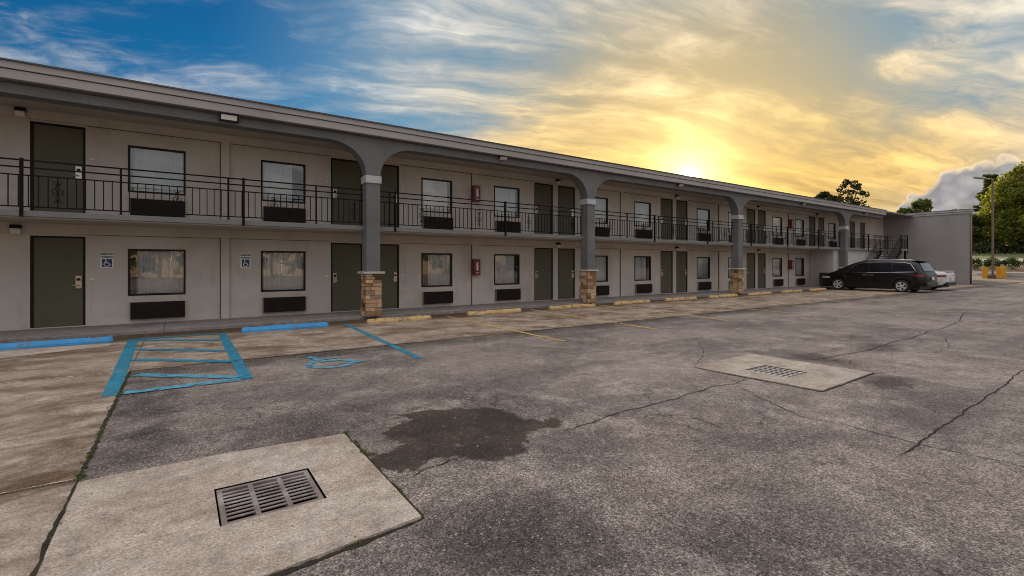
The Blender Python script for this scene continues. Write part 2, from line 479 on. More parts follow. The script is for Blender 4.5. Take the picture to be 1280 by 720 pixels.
def mat_asphalt():
    m, g, b, out = new_mat('old asphalt')
    p = g.pos()
    warp = g.v('SCALE', g.v('SUBTRACT', g.noise(p, 1.7, 6, 0.62, 0.0, True), (0.5, 0.5, 0.5)), 0.95)
    wf = g.v('SCALE', g.v('SUBTRACT', g.noise(p, 11.0, 4, 0.6, 0.0, True), (0.5, 0.5, 0.5)), 0.22)
    pw = g.v('ADD', p, g.v('ADD', warp, wf))
    wx, wy, wz = g.xyz(pw)
    x, y, z = g.xyz(p)
    big = g.noise(p, 0.35, 5, 0.6, 0.4)
    mid = g.noise(p, 1.6, 6, 0.65, 0.3)
    stretch = g.noise(g.v('MULTIPLY', p, (0.35, 1.4, 1)), 1.1, 6, 0.65, 0.3)
    col = g.mix(g.step(big, 0.33, 0.68), (0.172, 0.144, 0.130), (0.345, 0.288, 0.250))
    col = g.mix(g.step(mid, 0.42, 0.75), col, (0.43, 0.372, 0.325))
    col = g.mix(g.m('MULTIPLY', g.step(stretch, 0.52, 0.75), 0.55), col, (0.125, 0.103, 0.094))
    # brown weathering
    col = g.mix(g.m('MULTIPLY', g.step(g.noise(p, 0.8, 5, 0.6, 0.6), 0.5, 0.72), 0.35), col, (0.19, 0.135, 0.10))
    tyre = g.noise(g.v('MULTIPLY', p, (0.10, 1.5, 1)), 1.0, 3, 0.5, 0.3)
    col = g.mix(g.m('MULTIPLY', g.step(tyre, 0.55, 0.70), 0.40), col, (0.10, 0.085, 0.08))
    cell = g.xyz(g.voro(g.v('ADD', p, g.v('SCALE', warp, 0.6)), 0.30, 'F1', 'Color'))[0]
    pk = g.step(cell, 0, 1, 0.86, 1.14, False)
    col = g.mix(1.0, col, g.comb(pk, pk, pk), 'MULTIPLY')
    # darker, newer binder: left patch and along the pad
    dk = rect(g, wx, wy, -0.75, 0.02, 5.3, 9.0, 0.10)
    dk = g.m('MAXIMUM', dk, g.m('MULTIPLY', rect(g, wx, wy, -0.8, 1.8, 4.2, 5.35, 0.25), 0.7))
    dk = g.m('MAXIMUM', dk, g.m('MULTIPLY', ell(g, wx, wy, 1.5, 2.2, 1.0, 0.85, 0.6), 0.85))
    dk = g.m('MAXIMUM', dk, g.m('MULTIPLY', ell(g, wx, wy, 2.6, 1.5, 1.1, 0.5, 0.8), 0.6))
    dk = g.m('MULTIPLY', dk, g.step(mid, 0.25, 0.6, 1.0, 0.45))
    col = g.mix(dk, col, (0.052, 0.047, 0.048))
    # dirt that washed off the concrete strip
    jd = g.m('MULTIPLY', g.step(wy, 7.9, 8.6), g.step(g.noise(p, 0.6, 4, 0.6), 0.30, 0.52))
    col = g.mix(g.m('MULTIPLY', jd, 0.85), col, (0.075, 0.062, 0.052))
    # oil and damp stains
    st = ell(g, wx, wy, 2.18, 3.92, 0.66, 0.78, 0.10)
    st = g.m('MAXIMUM', st, ell(g, wx, wy, 1.58, 3.72, 0.42, 0.26, 0.14))
    st = g.m('MAXIMUM', st, ell(g, wx, wy, 2.80, 3.62, 0.30, 0.17, 0.3))
    st = g.m('MULTIPLY', st, g.step(g.noise(p, 6.5, 7, 0.75), 0.30, 0.42))
    st2 = ell(g, wx, wy, 7.60, 2.30, 0.62, 0.28, 0.5)
    st2 = g.m('MAXIMUM', st2, ell(g, wx, wy, 8.55, 3.60, 0.45, 0.36, 0.5))
    st2 = g.m('MAXIMUM', st2, g.m('MULTIPLY', ell(g, wx, wy, 10.6, 3.35, 0.9, 0.26, 0.6), 0.8))
    col = g.mix(g.m('MULTIPLY', st, 0.94), col, g.mix(g.step(mid, 0.4, 0.65), (0.036, 0.025, 0.016), (0.072, 0.051, 0.035)))
    col = g.mix(g.m('MULTIPLY', st2, 0.75), col, (0.070, 0.052, 0.040))
    # stone chips
    vd = g.voro(p, 115.0, 'F1', 'Color')
    chip = g.xyz(vd)[0]
    chd = g.voro(p, 115.0, 'F1', 'Distance')
    fine = g.noise(p, 130.0, 3, 0.7)
    cl7 = g.noise(p, 7.0, 6, 0.72)
    cl22 = g.noise(p, 24.0, 4, 0.7)
    k0 = g.m('MULTIPLY', g.step(cl7, 0.3, 0.7, 0.74, 1.26, False), g.step(cl22, 0.3, 0.7, 0.88, 1.12, False))
    k = g.m('MULTIPLY', g.step(chip, 0.0, 1.0, 0.46, 1.62, False), g.step(fine, 0.3, 0.7, 0.62, 1.38, False))
    k = g.m('MULTIPLY', g.m('MULTIPLY', k, k0), g.step(chd, 0.2, 0.75, 1.12, 0.70))
    col = g.mix(1.0, col, g.comb(k, k, k), 'MULTIPLY')
    chB = g.xyz(g.voro(p, 64.0, 'F1', 'Color'))
    k2 = g.m('MULTIPLY', g.step(chB[1], 0.0, 1.0, 0.68, 1.34, False), g.step(g.voro(p, 64.0, 'F1', 'Distance'), 0.3, 0.8, 1.06, 0.80))
    col = g.mix(1.0, col, g.comb(k2, k2, k2), 'MULTIPLY')
    wh = g.m('MULTIPLY', g.step(chB[0], 0.945, 0.955), g.step(chd, 0.35, 0.6, 1.0, 0.0))
    col = g.mix(g.m('MULTIPLY', g.m('MULTIPLY', wh, 0.75), g.m('SUBTRACT', 1.0, g.m('MULTIPLY', st, 0.85))), col, (0.52, 0.48, 0.43))
    # hairline crazing
    pc = g.v('ADD', p, g.v('SCALE', g.noise(p, 3.0, 4, 0.6, 0, True), 0.5))
    ce = g.voro(pc, 0.75, 'DISTANCE_TO_EDGE')
    cmask = g.m('MULTIPLY', g.step(ce, 0.002, 0.010, 1.0, 0.0), g.step(g.noise(p, 0.5, 3, 0.6), 0.50, 0.58))
    col = g.mix(g.m('MULTIPLY', cmask, 0.75), col, (0.05, 0.043, 0.038))
    g.put(b.inputs['Base Color'], col)
    g.put(b.inputs['Roughness'], g.m('SUBTRACT', 0.86, g.m('MULTIPLY', st, 0.22)))
    b.inputs['Specular IOR Level'].default_value = 0.35
    h = g.m('ADD', g.m('MULTIPLY', g.m('SUBTRACT', 1.0, chd), 0.6), g.m('MULTIPLY', fine, 0.5))
    h = g.m('ADD', h, g.m('MULTIPLY', mid, 0.6))
    h = g.m('SUBTRACT', h, g.m('MULTIPLY', cmask, 1.5))
    g.put(b.inputs['Normal'], g.bump(h, 0.75, 0.006))
    return m


M['asphalt'] = mat_asphalt()


def mat_concrete(name, c1, c2, stain, samt=0.6, kerb=False, seed=0.0):
    m, g, b, out = new_mat(name)
    p0 = g.pos()
    p = g.v('ADD', p0, (seed, seed * 1.7, 0))
    x, y, z = g.xyz(p0)
    big = g.noise(p, 0.55, 6, 0.62, 0.4)
    mid = g.noise(p, 2.4, 7, 0.68, 0.3)
    strk = g.noise(g.v('MULTIPLY', p, (0.75, 1.25, 1)), 0.95, 8, 0.68, 0.6)
    col = g.mix(g.step(mid, 0.3, 0.72), c1, c2)
    col = g.mix(g.m('MULTIPLY', g.step(strk, 0.42, 0.68), samt), col, stain)
    col = g.mix(g.m('MULTIPLY', g.step(big, 0.52, 0.75), 0.5), col, c_scale(stain, 0.62))
    col = g.mix(g.m('MULTIPLY', g.step(g.noise(p, 5.0, 5, 0.7), 0.60, 0.75), 0.4), col, c_scale(c2, 1.15))
    if kerb:
        yw = g.m('ADD', y, g.m('MULTIPLY', g.m('SUBTRACT', mid, 0.5), 1.2))
        kd = g.m('MULTIPLY', g.step(yw, 12.0, 12.7), g.step(strk, 0.25, 0.5, 0.70, 1.0))
        col = g.mix(g.m('MULTIPLY', kd, 0.92), col, (0.078, 0.050, 0.026))
        jd = g.m('MULTIPLY', g.step(yw, 8.8, 9.3, 1, 0), 0.35)
        col = g.mix(jd, col, c_scale(stain, 0.7))
    vd = g.xyz(g.voro(p, 110.0, 'F1', 'Color'))[0]
    fine = g.noise(p, 70.0, 4, 0.7)
    k = g.m('MULTIPLY', g.step(fine, 0.28, 0.72, 0.62, 1.38, False), g.step(vd, 0, 1, 0.76, 1.24, False))
    k = g.m('MULTIPLY', k, g.step(g.noise(p, 9.0, 6, 0.7), 0.3, 0.7, 0.80, 1.20, False))
    col = g.mix(1.0, col, g.comb(k, k, k), 'MULTIPLY')
    pit = g.step(g.noise(p, 28, 3, 0.6), 0.66, 0.72)
    col = g.mix(g.m('MULTIPLY', pit, 0.45), col, c_scale(stain, 0.5))
    g.put(b.inputs['Base Color'], col)
    b.inputs['Roughness'].default_value = 0.88
    b.inputs['Specular IOR Level'].default_value = 0.3
    h = g.m('ADD', g.m('MULTIPLY', fine, 0.7), g.m('MULTIPLY', mid, 0.8))
    h = g.m('SUBTRACT', h, g.m('MULTIPLY', pit, 0.8))
    g.put(b.inputs['Normal'], g.bump(h, 0.6, 0.006))
    return m


M['apron'] = mat_concrete('stained apron concrete', (0.275, 0.212, 0.158), (0.48, 0.405, 0.335), (0.135, 0.080, 0.043), 0.92, True)
M['left_conc'] = mat_concrete('stained slab concrete', (0.255, 0.195, 0.146), (0.50, 0.425, 0.355), (0.110, 0.066, 0.036), 0.95, False, 4.3)
M['pad'] = mat_concrete('drain pad concrete', (0.38, 0.322, 0.268), (0.58, 0.51, 0.44), (0.255, 0.185, 0.130), 0.6, False, 9.1)
M['walk'] = mat_concrete('walkway concrete', (0.235, 0.213, 0.20), (0.30, 0.275, 0.26), (0.185, 0.157, 0.137), 0.5, False, 2.2)


def mat_paint(name, col, wear, worn=0.5, base=(0.28, 0.24, 0.2), transp=True, scale=9.0):
    m, g, b, out = new_mat(name)
    p = g.pos()
    n = g.noise(p, scale, 7, 0.7, 0.2)
    f = g.noise(p, 95.0, 3, 0.7)
    mask = g.step(g.m('ADD', n, g.m('MULTIPLY', g.m('SUBTRACT', f, 0.5), 0.5)), wear - 0.06, wear + 0.05)
    lg = g.noise(p, 1.7, 4, 0.6)
    k = g.m('MULTIPLY', g.step(lg, 0.3, 0.7, 0.82, 1.15, False), g.step(f, 0.3, 0.7, 0.88, 1.1, False))
    c = g.mix(1.0, col, g.comb(k, k, k), 'MULTIPLY')
    b.inputs['Roughness'].default_value = 0.75
    g.put(b.inputs['Normal'], g.bump(f, 0.4, 0.004))
    if transp:
        g.put(b.inputs['Base Color'], c)
        tr = g.node('ShaderNodeBsdfTransparent')
        mx = g.node('ShaderNodeMixShader')
        g.put(mx.inputs[0], g.m('MULTIPLY', mask, worn))
        g.L.new(b.outputs[0], mx.inputs[1])
        g.L.new(tr.outputs[0], mx.inputs[2])
        g.L.new(mx.outputs[0], out.inputs[0])
    else:
        g.put(b.inputs['Base Color'], g.mix(g.m('MULTIPLY', mask, worn), c, base))
    return m


M['blue_line'] = mat_paint('blue line paint', (0.018, 0.235, 0.37), 0.585, 0.85)
M['blue_light'] = mat_paint('worn light blue paint', (0.085, 0.34, 0.49), 0.58, 0.9)
M['yellow_line'] = mat_paint('yellow line paint', (0.62, 0.42, 0.13), 0.56, 0.8)
M['white_line'] = mat_paint('white crack filler', (0.62, 0.58, 0.54), 0.50, 0.9)
M['blue_stop'] = mat_paint('blue wheel stop paint', (0.055, 0.33, 0.68), 0.60, 0.9, (0.16, 0.20, 0.25), False, 6)
M['yellow_stop'] = mat_paint('yellow wheel stop paint', (0.66, 0.44, 0.19), 0.56, 0.9, (0.20, 0.145, 0.095), False, 7)
M['crack'] = pmat('crack dirt', (0.028, 0.022, 0.018), 1.0, 0.3, 20)
M['moss'] = pmat('mossy joint dirt', (0.026, 0.020, 0.012), 1.0, 0.5, 6, 60, 0.2, dirt=(0.040, 0.042, 0.014), dirt_amt=0.8, dscale=5)


def mat_carpaint(name, col, rough=0.28, coat=0.6, metal=0.0):
    m, g, b, out = new_mat(name)
    n = g.noise(g.pos(), 2.0, 3, 0.5)
    k = g.step(n, 0.3, 0.7, 0.92, 1.08, False)
    g.put(b.inputs['Base Color'], g.mix(1.0, col, g.comb(k, k, k), 'MULTIPLY'))
    b.inputs['Roughness'].default_value = rough
    b.inputs['Metallic'].default_value = metal
    b.inputs['Coat Weight'].default_value = coat
    b.inputs['Coat Roughness'].default_value = 0.04
    b.inputs['Specular IOR Level'].default_value = 0.3
    return m


M['car_black'] = mat_carpaint('black car paint', (0.004, 0.003, 0.003), 0.4, 0.35)
M['car_white'] = mat_carpaint('white car paint', (0.62, 0.60, 0.59), 0.35, 0.5)
M['car_glass'] = mat_carpaint('tinted car glass', (0.012, 0.012, 0.013), 0.06, 0.0)
M['rear_glass'] = mat_carpaint('rear screen', (0.20, 0.20, 0.205), 0.3, 0.1)  # grey base colour stands in for bright sky reflected in the dark glass
M['tail'] = mat_carpaint('tail lamp red', (0.20, 0.012, 0.012), 0.15, 0.5)
M['head'] = mat_carpaint('head lamp clear', (0.45, 0.45, 0.46), 0.12, 0.5)


# ------------------------------------------------------------------ mesh helpers
class MB:
    def __init__(self):
        self.v = []
        self.f = []

    def add(self, vs, fs):
        o = len(self.v)
        self.v += [tuple(q) for q in vs]
        self.f += [tuple(i + o for i in q) for q in fs]
        return self

    def box(self, x0, x1, y0, y1, z0, z1):
        return self.add([(x0, y0, z0), (x1, y0, z0), (x1, y1, z0), (x0, y1, z0), (x0, y0, z1), (x1, y0, z1), (x1, y1, z1), (x0, y1, z1)],
                        [(0, 3, 2, 1), (4, 5, 6, 7), (0, 1, 5, 4), (1, 2, 6, 5), (2, 3, 7, 6), (3, 0, 4, 7)])

    def quad(self, a, b, c, d):
        return self.add([a, b, c, d], [(0, 1, 2, 3)])

    def tube(self, pts, r, n=6, r2=None, cap=True):
        pts = [Vector(q) for q in pts]
        o = len(self.v)
        k = len(pts)
        for i, q in enumerate(pts):
            t = (pts[min(i + 1, k - 1)] - pts[max(i - 1, 0)]).normalized()
            up = Vector((0, 0, 1)) if abs(t.z) < 0.9 else Vector((1, 0, 0))
            a = t.cross(up).normalized()
            b = t.cross(a).normalized()
            rr = r if r2 is None else r + (r2 - r) * i / max(1, k - 1)
            for j in range(n):
                w = 2 * math.pi * j / n
                self.v.append(tuple(q + a * math.cos(w) * rr + b * math.sin(w) * rr))
        for i in range(k - 1):
            for j in range(n):
                self.f.append((o + i * n + j, o + i * n + (j + 1) % n, o + (i + 1) * n + (j + 1) % n, o + (i + 1) * n + j))
        if cap:
            self.f.append(tuple(o + j for j in range(n))[::-1])
            self.f.append(tuple(o + (k - 1) * n + j for j in range(n)))
        return self

    def prism(self, poly, axis, a, b):
        """poly: 2D points, extruded along axis from a to b"""
        n = len(poly)

        def P(q, t):
            if axis == 'x':
                return (t, q[0], q[1])
            if axis == 'y':
                return (q[0], t, q[1])
            return (q[0], q[1], t)
        vs = [P(q, a) for q in poly] + [P(q, b) for q in poly]
        fs = [tuple(range(n))[::-1], tuple(range(n, 2 * n))]
        fs += [(i, (i + 1) % n, n + (i + 1) % n, n + i) for i in range(n)]
        return self.add(vs, fs)

    def lathe(self, prof, center, axis='z', n=24):
        """prof: (radius, height) pairs"""
        o = len(self.v)
        cx, cy, cz = center
        for r, h in prof:
            for j in range(n):
                w = 2 * math.pi * j / n
                if axis == 'z':
                    self.v.append((cx + r * math.cos(w), cy + r * math.sin(w), cz + h))
                else:
                    self.v.append((cx + r * math.cos(w), cy + h, cz + r * math.sin(w)))
        for i in range(len(prof) - 1):
            for j in range(n):
                self.f.append((o + i * n + j, o + i * n + (j + 1) % n, o + (i + 1) * n + (j + 1) % n, o + (i + 1) * n + j))
        return self

    def mesh(self, name, mat, smooth=False, bevel=0.0, seg=2, recalc=True):
        me = bpy.data.meshes.new(name)
        me.from_pydata(self.v, [], self.f)
        if recalc or bevel:
            bm = bmesh.new()
            bm.from_mesh(me)
            if recalc:
                bmesh.ops.recalc_face_normals(bm, faces=bm.faces)
            if bevel:
                bmesh.ops.bevel(bm, geom=list(bm.edges), offset=bevel, segments=seg, affect='EDGES', profile=0.6)
            bm.to_mesh(me)
            bm.free()
        if smooth:
            me.shade_smooth()
        me.materials.append(M[mat] if isinstance(mat, str) else mat)
        me.update()
        return me

    def build(self, name, mat, parent=None, loc=(0, 0, 0), **kw):
        return place(name, self.mesh(name, mat, **kw), parent, loc)


WM = {}


def place(name, me, parent=None, loc=(0, 0, 0), rotz=0.0, scale=None, local=False):
    """link a mesh object; loc is in world space for unrotated parents, or local if local=True"""
    o = bpy.data.objects.new(name, me)
    COL.objects.link(o)
    o.location = loc
    o.rotation_euler = (0, 0, rotz)
    if scale:
        o.scale = scale
    W = Vector(loc)
    if parent:
        o.parent = parent
        if not local:
            o.matrix_parent_inverse = WM[parent.name].inverted()
    mw = Matrix.Translation(W) @ Matrix.Rotation(rotz, 4, 'Z')
    if scale:
        mw = mw @ Matrix.Diagonal((*scale, 1))
    WM[o.name] = mw if not local else None
    return o


def tag(o, label=None, cat=None, group=None, kind=None):
    if label:
        o['label'] = label
    if cat:
        o['category'] = cat
    if group:
        o['group'] = group
    if kind:
        o['kind'] = kind
    return o


def empty(name, loc, rotz=0.0):
    o = bpy.data.objects.new(name, None)
    COL.objects.link(o)
    o.location = loc
    o.rotation_euler = (0, 0, rotz)
    o.empty_display_size = 0.3
    WM[o.name] = Matrix.Translation(Vector(loc)) @ Matrix.Rotation(rotz, 4, 'Z')
    return o


def struct(o):
    o['kind'] = 'structure'
    return o


# ------------------------------------------------------------------ ground
PAD1 = [(-0.585, 4.50), (0.25, 4.50), (1.22, 4.41), (1.205, 2.70), (0.40, 2.63), (-0.585, 2.60)]
G1 = (0.19, 0.79, 3.26, 3.82)
PAD2 = [(6.30, 4.30), (8.02, 4.38), (8.03, 2.64), (6.38, 2.62)]
G2 = (6.73, 7.27, 3.16, 3.76)


def sheet(name, mat, xs, ys, z, holes=(), kindstruct=True, zf=None):
    mb = MB()
    idx = {}
    for i, x in enumerate(xs):
        for j, y in enumerate(ys):
            idx[i, j] = len(mb.v)
            mb.v.append((x, y, z if zf is None else zf(x, y)))
    for i in range(len(xs) - 1):
        for j in range(len(ys) - 1):
            cx, cy = (xs[i] + xs[i + 1]) / 2, (ys[j] + ys[j + 1]) / 2
            if any(h[0] < cx < h[1] and h[2] < cy < h[3] for h in holes):
                continue
            mb.f.append((idx[i, j], idx[i + 1, j], idx[i + 1, j + 1], idx[i, j + 1]))
    o = mb.build(name, mat, recalc=False)
    return struct(o) if kindstruct else o


def lot_z(x, y):
    return 0.0 if x < 76 else 0.25 * (x - 76) / 22.0


sheet('asphalt_lot', 'asphalt', sorted([-60, -0.59, 0, 76, 98, 30, G1[0], G1[1], G2[0], G2[1]]),
      sorted([-70, -20, 8.8, 15.1, 60, G1[2], G1[3], G2[2], G2[3]]), 0.0, [G1, G2], zf=lot_z)
struct(MB().quad((-3000, -3000, -0.6), (3000, -3000, -0.6), (3000, 3000, -0.6), (-3000, 3000, -0.6)).build('ground', 'earth', recalc=False))
# rising verge beyond the lot, in strips that run across the view
prof = [(98.0, 0.25), (98.3, 0.42), (106.0, 1.38), (109.0, 1.60), (112.5, 1.95), (116, 2.12), (128, 2.55), (130, 2.75), (150, 3.75), (260, 7), (900, 16)]
strips = [('kerb', 'far_conc'), ('planting_bed', 'mulch'), ('footpath', 'far_conc'), ('verge', 'mulch'), ('verge', 'grass'), ('road', 'far_road'),
          ('verge', 'grass'), ('grass_field', 'grass'), ('grass_field', 'grass'), ('terrain', 'earth')]
for k, (nm, mt) in enumerate(strips):
    (x0, z0), (x1, z1) = prof[k], prof[k + 1]
    o = struct(MB().quad((x0, -300, z0), (x1, -300, z1), (x1, 500, z1), (x0, 500, z0)).build(nm, mt, recalc=False))

# concrete: apron in front of the rooms, slabs on the left
for a, bx in ((-6.2, -0.60), (-0.585, 6.3), (6.31, 12.5), (12.51, 18.7), (18.71, 25.0), (25.01, 34.6), (34.61, 47.8)):
    sheet('concrete_apron', 'apron', [a, bx], [8.81, 13.32], 0.004)
for y0, y1 in ((-20, -0.6), (-0.59, 4.57), (4.58, 8.80)):
    sheet('concrete_slab', 'left_conc', [-8, -0.60], [y0, y1], 0.004)
# walkway with a kerb step
w = MB()
for x0, x1 in ((-12, -4.0), (-3.995, -0.3), (-0.295, 3.4), (3.405, 7.1), (7.105, 10.8), (10.805, 14.5), (14.505, 18.2), (18.205, 21.9), (21.905, 25.6), (25.605, 29.3), (29.305, 34.8)):
    w = MB().box(x0, x1, 13.33, 15.02, -0.1, 0.08)
    struct(w.build('walkway', 'walk', bevel=0.012, seg=1))


def pad(name, poly, hole, z):
    """concrete drain pad: slab with a rectangular opening"""
    bm = bmesh.new()
    hx0, hx1, hy0, hy1 = hole
    hp = [(hx0, hy1), (hx1, hy1), (hx1, hy0), (hx0, hy0)]
    # ring triangulated by hand through polygon fill
    ov = [bm.verts.new((q[0], q[1], z)) for q in poly]
    hv = [bm.verts.new((q[0], q[1], z)) for q in hp]
    oe = [bm.edges.new((ov[i], ov[(i + 1) % len(ov)])) for i in range(len(ov))]
    he = [bm.edges.new((hv[i], hv[(i + 1) % 4])) for i in range(4)]
    bmesh.ops.triangle_fill(bm, use_beauty=True, use_dissolve=False, edges=oe + he)
    for e in oe:
        a, b = e.verts
        c = bm.verts.new((b.co.x, b.co.y, -0.05))
        d = bm.verts.new((a.co.x, a.co.y, -0.05))
        bm.faces.new((a, b, c, d))
    bmesh.ops.recalc_face_normals(bm, faces=bm.faces)
    for f in bm.faces:
        if abs(f.normal.z) > 0.9 and f.normal.z < 0:
            f.normal_flip()
    me = bpy.data.meshes.new(name)
    bm.to_mesh(me)
    bm.free()
    me.materials.append(M['pad'])
    return struct(place(name, me))


pad1 = pad('drain_pad', PAD1, G1, 0.016)
pad2 = pad('drain_pad', PAD2, G2, 0.016)
for hole in (G1, G2):
    x0, x1, y0, y1 = hole
    m = MB()
    m.quad((x0, y0, -0.45), (x1, y0, -0.45), (x1, y1, -0.45), (x0, y1, -0.45))
    m.quad((x0, y0, -0.45), (x0, y0, 0.016), (x1, y0, 0.016), (x1, y0, -0.45))
    m.quad((x0, y1, -0.45), (x1, y1, -0.45), (x1, y1, 0.016), (x0, y1, 0.016))
    m.quad((x0, y0, -0.45), (x0, y1, -0.45), (x0, y1, 0.016), (x0, y0, 0.016))
    m.quad((x1, y0, -0.45), (x1, y0, 0.016), (x1, y1, 0.016), (x1, y1, -0.45))
    struct(m.build('drain_pit', 'pit', recalc=False))

# grates
gx0, gx1, gy0, gy1 = G1
cx, cy = (gx0 + gx1) / 2, (gy0 + gy1) / 2
gr = tag(empty('drain_grate', (cx, cy, -0.02)), 'rusty cast iron drain grate with three columns of slots in the large concrete pad', 'drain grate')
e = 0.012
fx0, fx1, fy0, fy1 = gx0 + e, gx1 - e, gy0 + e, gy1 - e
ft = 0.030
m = MB()
m.box(fx0, fx1, fy0, fy0 + ft, -0.035, 0.010).box(fx0, fx1, fy1 - ft, fy1, -0.035, 0.010)
m.box(fx0, fx0 + ft, fy0 + ft, fy1 - ft, -0.035, 0.010).box(fx1 - ft, fx1, fy0 + ft, fy1 - ft, -0.035, 0.010)
m.build('frame', 'drain_iron', gr)
wcol = (fx1 - fx0 - 2 * ft - 2 * 0.028) / 3
xa = fx0 + ft
for i in range(2):
    xr = fx0 + ft + (i + 1) * wcol + i * 0.028
    MB().box(xr, xr + 0.028, fy0 + ft, fy1 - ft, -0.035, 0.012).build('rib', 'drain_iron', gr)
nb = 8
bar = MB().box(-wcol / 2, wcol / 2, -0.0115, 0.0115, -0.005, 0.0).mesh('bar', 'drain_iron')
for i in range(3):
    xc = fx0 + ft + wcol / 2 + i * (wcol + 0.028)
    for j in range(nb):
        yy = fy0 + ft + (fy1 - fy0 - 2 * ft) * (j + 1) / (nb + 1)
        place('bar', bar, gr, (xc, yy, 0.009))
gx0, gx1, gy0, gy1 = G2
gr2 = tag(empty('drain_grate', ((gx0 + gx1) / 2, (gy0 + gy1) / 2, -0.02)), 'pale galvanised drain grating in the small concrete pad further across the lot', 'drain grate')
fx0, fx1, fy0, fy1 = gx0 + e, gx1 - e, gy0 + e, gy1 - e
m = MB()
m.box(fx0, fx1, fy0, fy0 + .02, -0.035, 0.010).box(fx0, fx1, fy1 - .02, fy1, -0.035, 0.010)
m.box(fx0, fx0 + .02, fy0 + .02, fy1 - .02, -0.035, 0.010).box(fx1 - .02, fx1, fy0 + .02, fy1 - .02, -0.035, 0.010)
m.build('frame', 'drain_iron', gr2)
bar2 = MB().box(-(fx1 - fx0) / 2 + .02, (fx1 - fx0) / 2 - .02, -0.020, 0.020, -0.006, 0.0).mesh('bar', 'grate_light')
for j in range(7):
    yy = fy0 + .02 + (fy1 - fy0 - .04) * (j + 0.5) / 7
    place('bar', bar2, gr2, ((fx0 + fx1) / 2, yy, 0.009))
for i in range(3):
    xr = fx0 + (fx1 - fx0) * (i + 1) / 4
    MB().box(xr - .012, xr + .012, fy0 + .02, fy1 - .02, -0.030, 0.012).build('rib', 'drain_iron', gr2)


# painted markings ---------------------------------------------------------
def stripe(name, mat, a, b, w, z=0.008):
    a, b = Vector((*a, 0)), Vector((*b, 0))
    t = (b - a).normalized()
    n = Vector((-t.y, t.x, 0)) * w / 2
    L = (b - a).length
    k = max(2, int(L / 0.35))
    mb = MB()
    rr = random.Random(hash(name) % 1000 + int(a.x * 100))
    for i in range(k + 1):
        q = a + (b - a) * i / k
        j = 1 + rr.uniform(-0.05, 0.05)
        mb.v.append(tuple(q + n * j + Vector((0, 0, z))))
        mb.v.append(tuple(q - n * j + Vector((0, 0, z))))
    for i in range(k):
        mb.f.append((2 * i, 2 * i + 1, 2 * i + 3, 2 * i + 2))
    return struct(mb.build(name, mat, recalc=False))


stripe('access_aisle_line', 'blue_line', (-0.785, 12.42), (-0.665, 7.25), 0.17)
stripe('access_aisle_line', 'blue_line', (0.765, 12.38), (0.735, 7.28), 0.16)
stripe('parking_line', 'blue_line', (3.49, 12.58), (3.22, 7.28), 0.12)
for a, b in (((-0.69, 12.42), (0.68, 12.36)), ((-0.69, 12.20), (0.68, 11.30)), ((-0.67, 10.95), (0.66, 9.85)), ((-0.62, 9.80), (0.66, 8.72)),
             ((-0.50, 8.42), (0.66, 7.46)), ((-0.55, 7.33), (0.66, 7.30))):
    stripe('access_aisle_hatch', 'blue_line' if a[1] > 8.8 else 'blue_light', a, b, 0.17, 0.012)
for a, b in (((6.45, 12.57), (6.29, 7.23)), ((9.74, 12.9), (9.25, 7.3)), ((12.93, 12.9), (12.28, 7.33)), ((16.08, 12.8), (15.88, 7.5)), ((19.2, 12.8), (18.8, 7.5)),
             ((22.4, 12.8), (22.0, 7.5)), ((25.6, 12.8), (25.2, 7.5)), ((28.8, 12.8), (28.4, 7.5)), ((31.9, 12.8), (31.6, 7.5))):
    stripe('parking_line', 'yellow_line', a, b, 0.10)

# wheelchair symbol, painted on the stall
m = MB()
sx, sy, S = 1.95, 7.92, 1.0
zs = 0.008


def arc_strip(mb, cx, cy, r0, r1, a0, a1, z, n=26, sxx=1.0, syy=1.0):
    o = len(mb.v)
    for i in range(n + 1):
        w_ = rad(a0 + (a1 - a0) * i / n)
        for r in (r0, r1):
            mb.v.append((cx + sxx * r * math.cos(w_), cy + syy * r * math.sin(w_), z))
    for i in range(n):
        mb.f.append((o + 2 * i, o + 2 * i + 1, o + 2 * i + 3, o + 2 * i + 2))


def stroke(mb, a, b, w, z):
    a, b = Vector((*a, z)), Vector((*b, z))
    t = (b - a).normalized()
    n = Vector((-t.y, t.x, 0)) * w / 2
    mb.quad(a + n, a - n, b - n, b + n)


def isa(mb, cx, cy, s, z, dz=0.0):
    def P(x, y):
        return (cx + s * x, cy + s * y)
    arc_strip(mb, *P(-0.02, -0.20), 0.27 * s, 0.37 * s, 118, 375, z)
    arc_strip(mb, *P(-0.16, 0.43), 0.0, 0.09 * s, 0, 360, z + dz)
    stroke(mb, P(-0.15, 0.31), P(-0.10, -0.06), 0.10 * s, z + dz)
    stroke(mb, P(-0.14, 0.16), P(0.16, 0.16), 0.075 * s, z + 2 * dz)
    stroke(mb, P(-0.12, -0.03), P(0.19, -0.03), 0.095 * s, z + 2 * dz)
    stroke(mb, P(0.18, -0.01), P(0.34, -0.34), 0.10 * s, z + dz)
    stroke(mb, P(0.32, -0.35), P(0.46, -0.30), 0.085 * s, z + 2 * dz)


isa(m, sx, sy, 1.02, zs, 0.0012)
struct(m.build('wheelchair_symbol', 'blue_light', recalc=False))


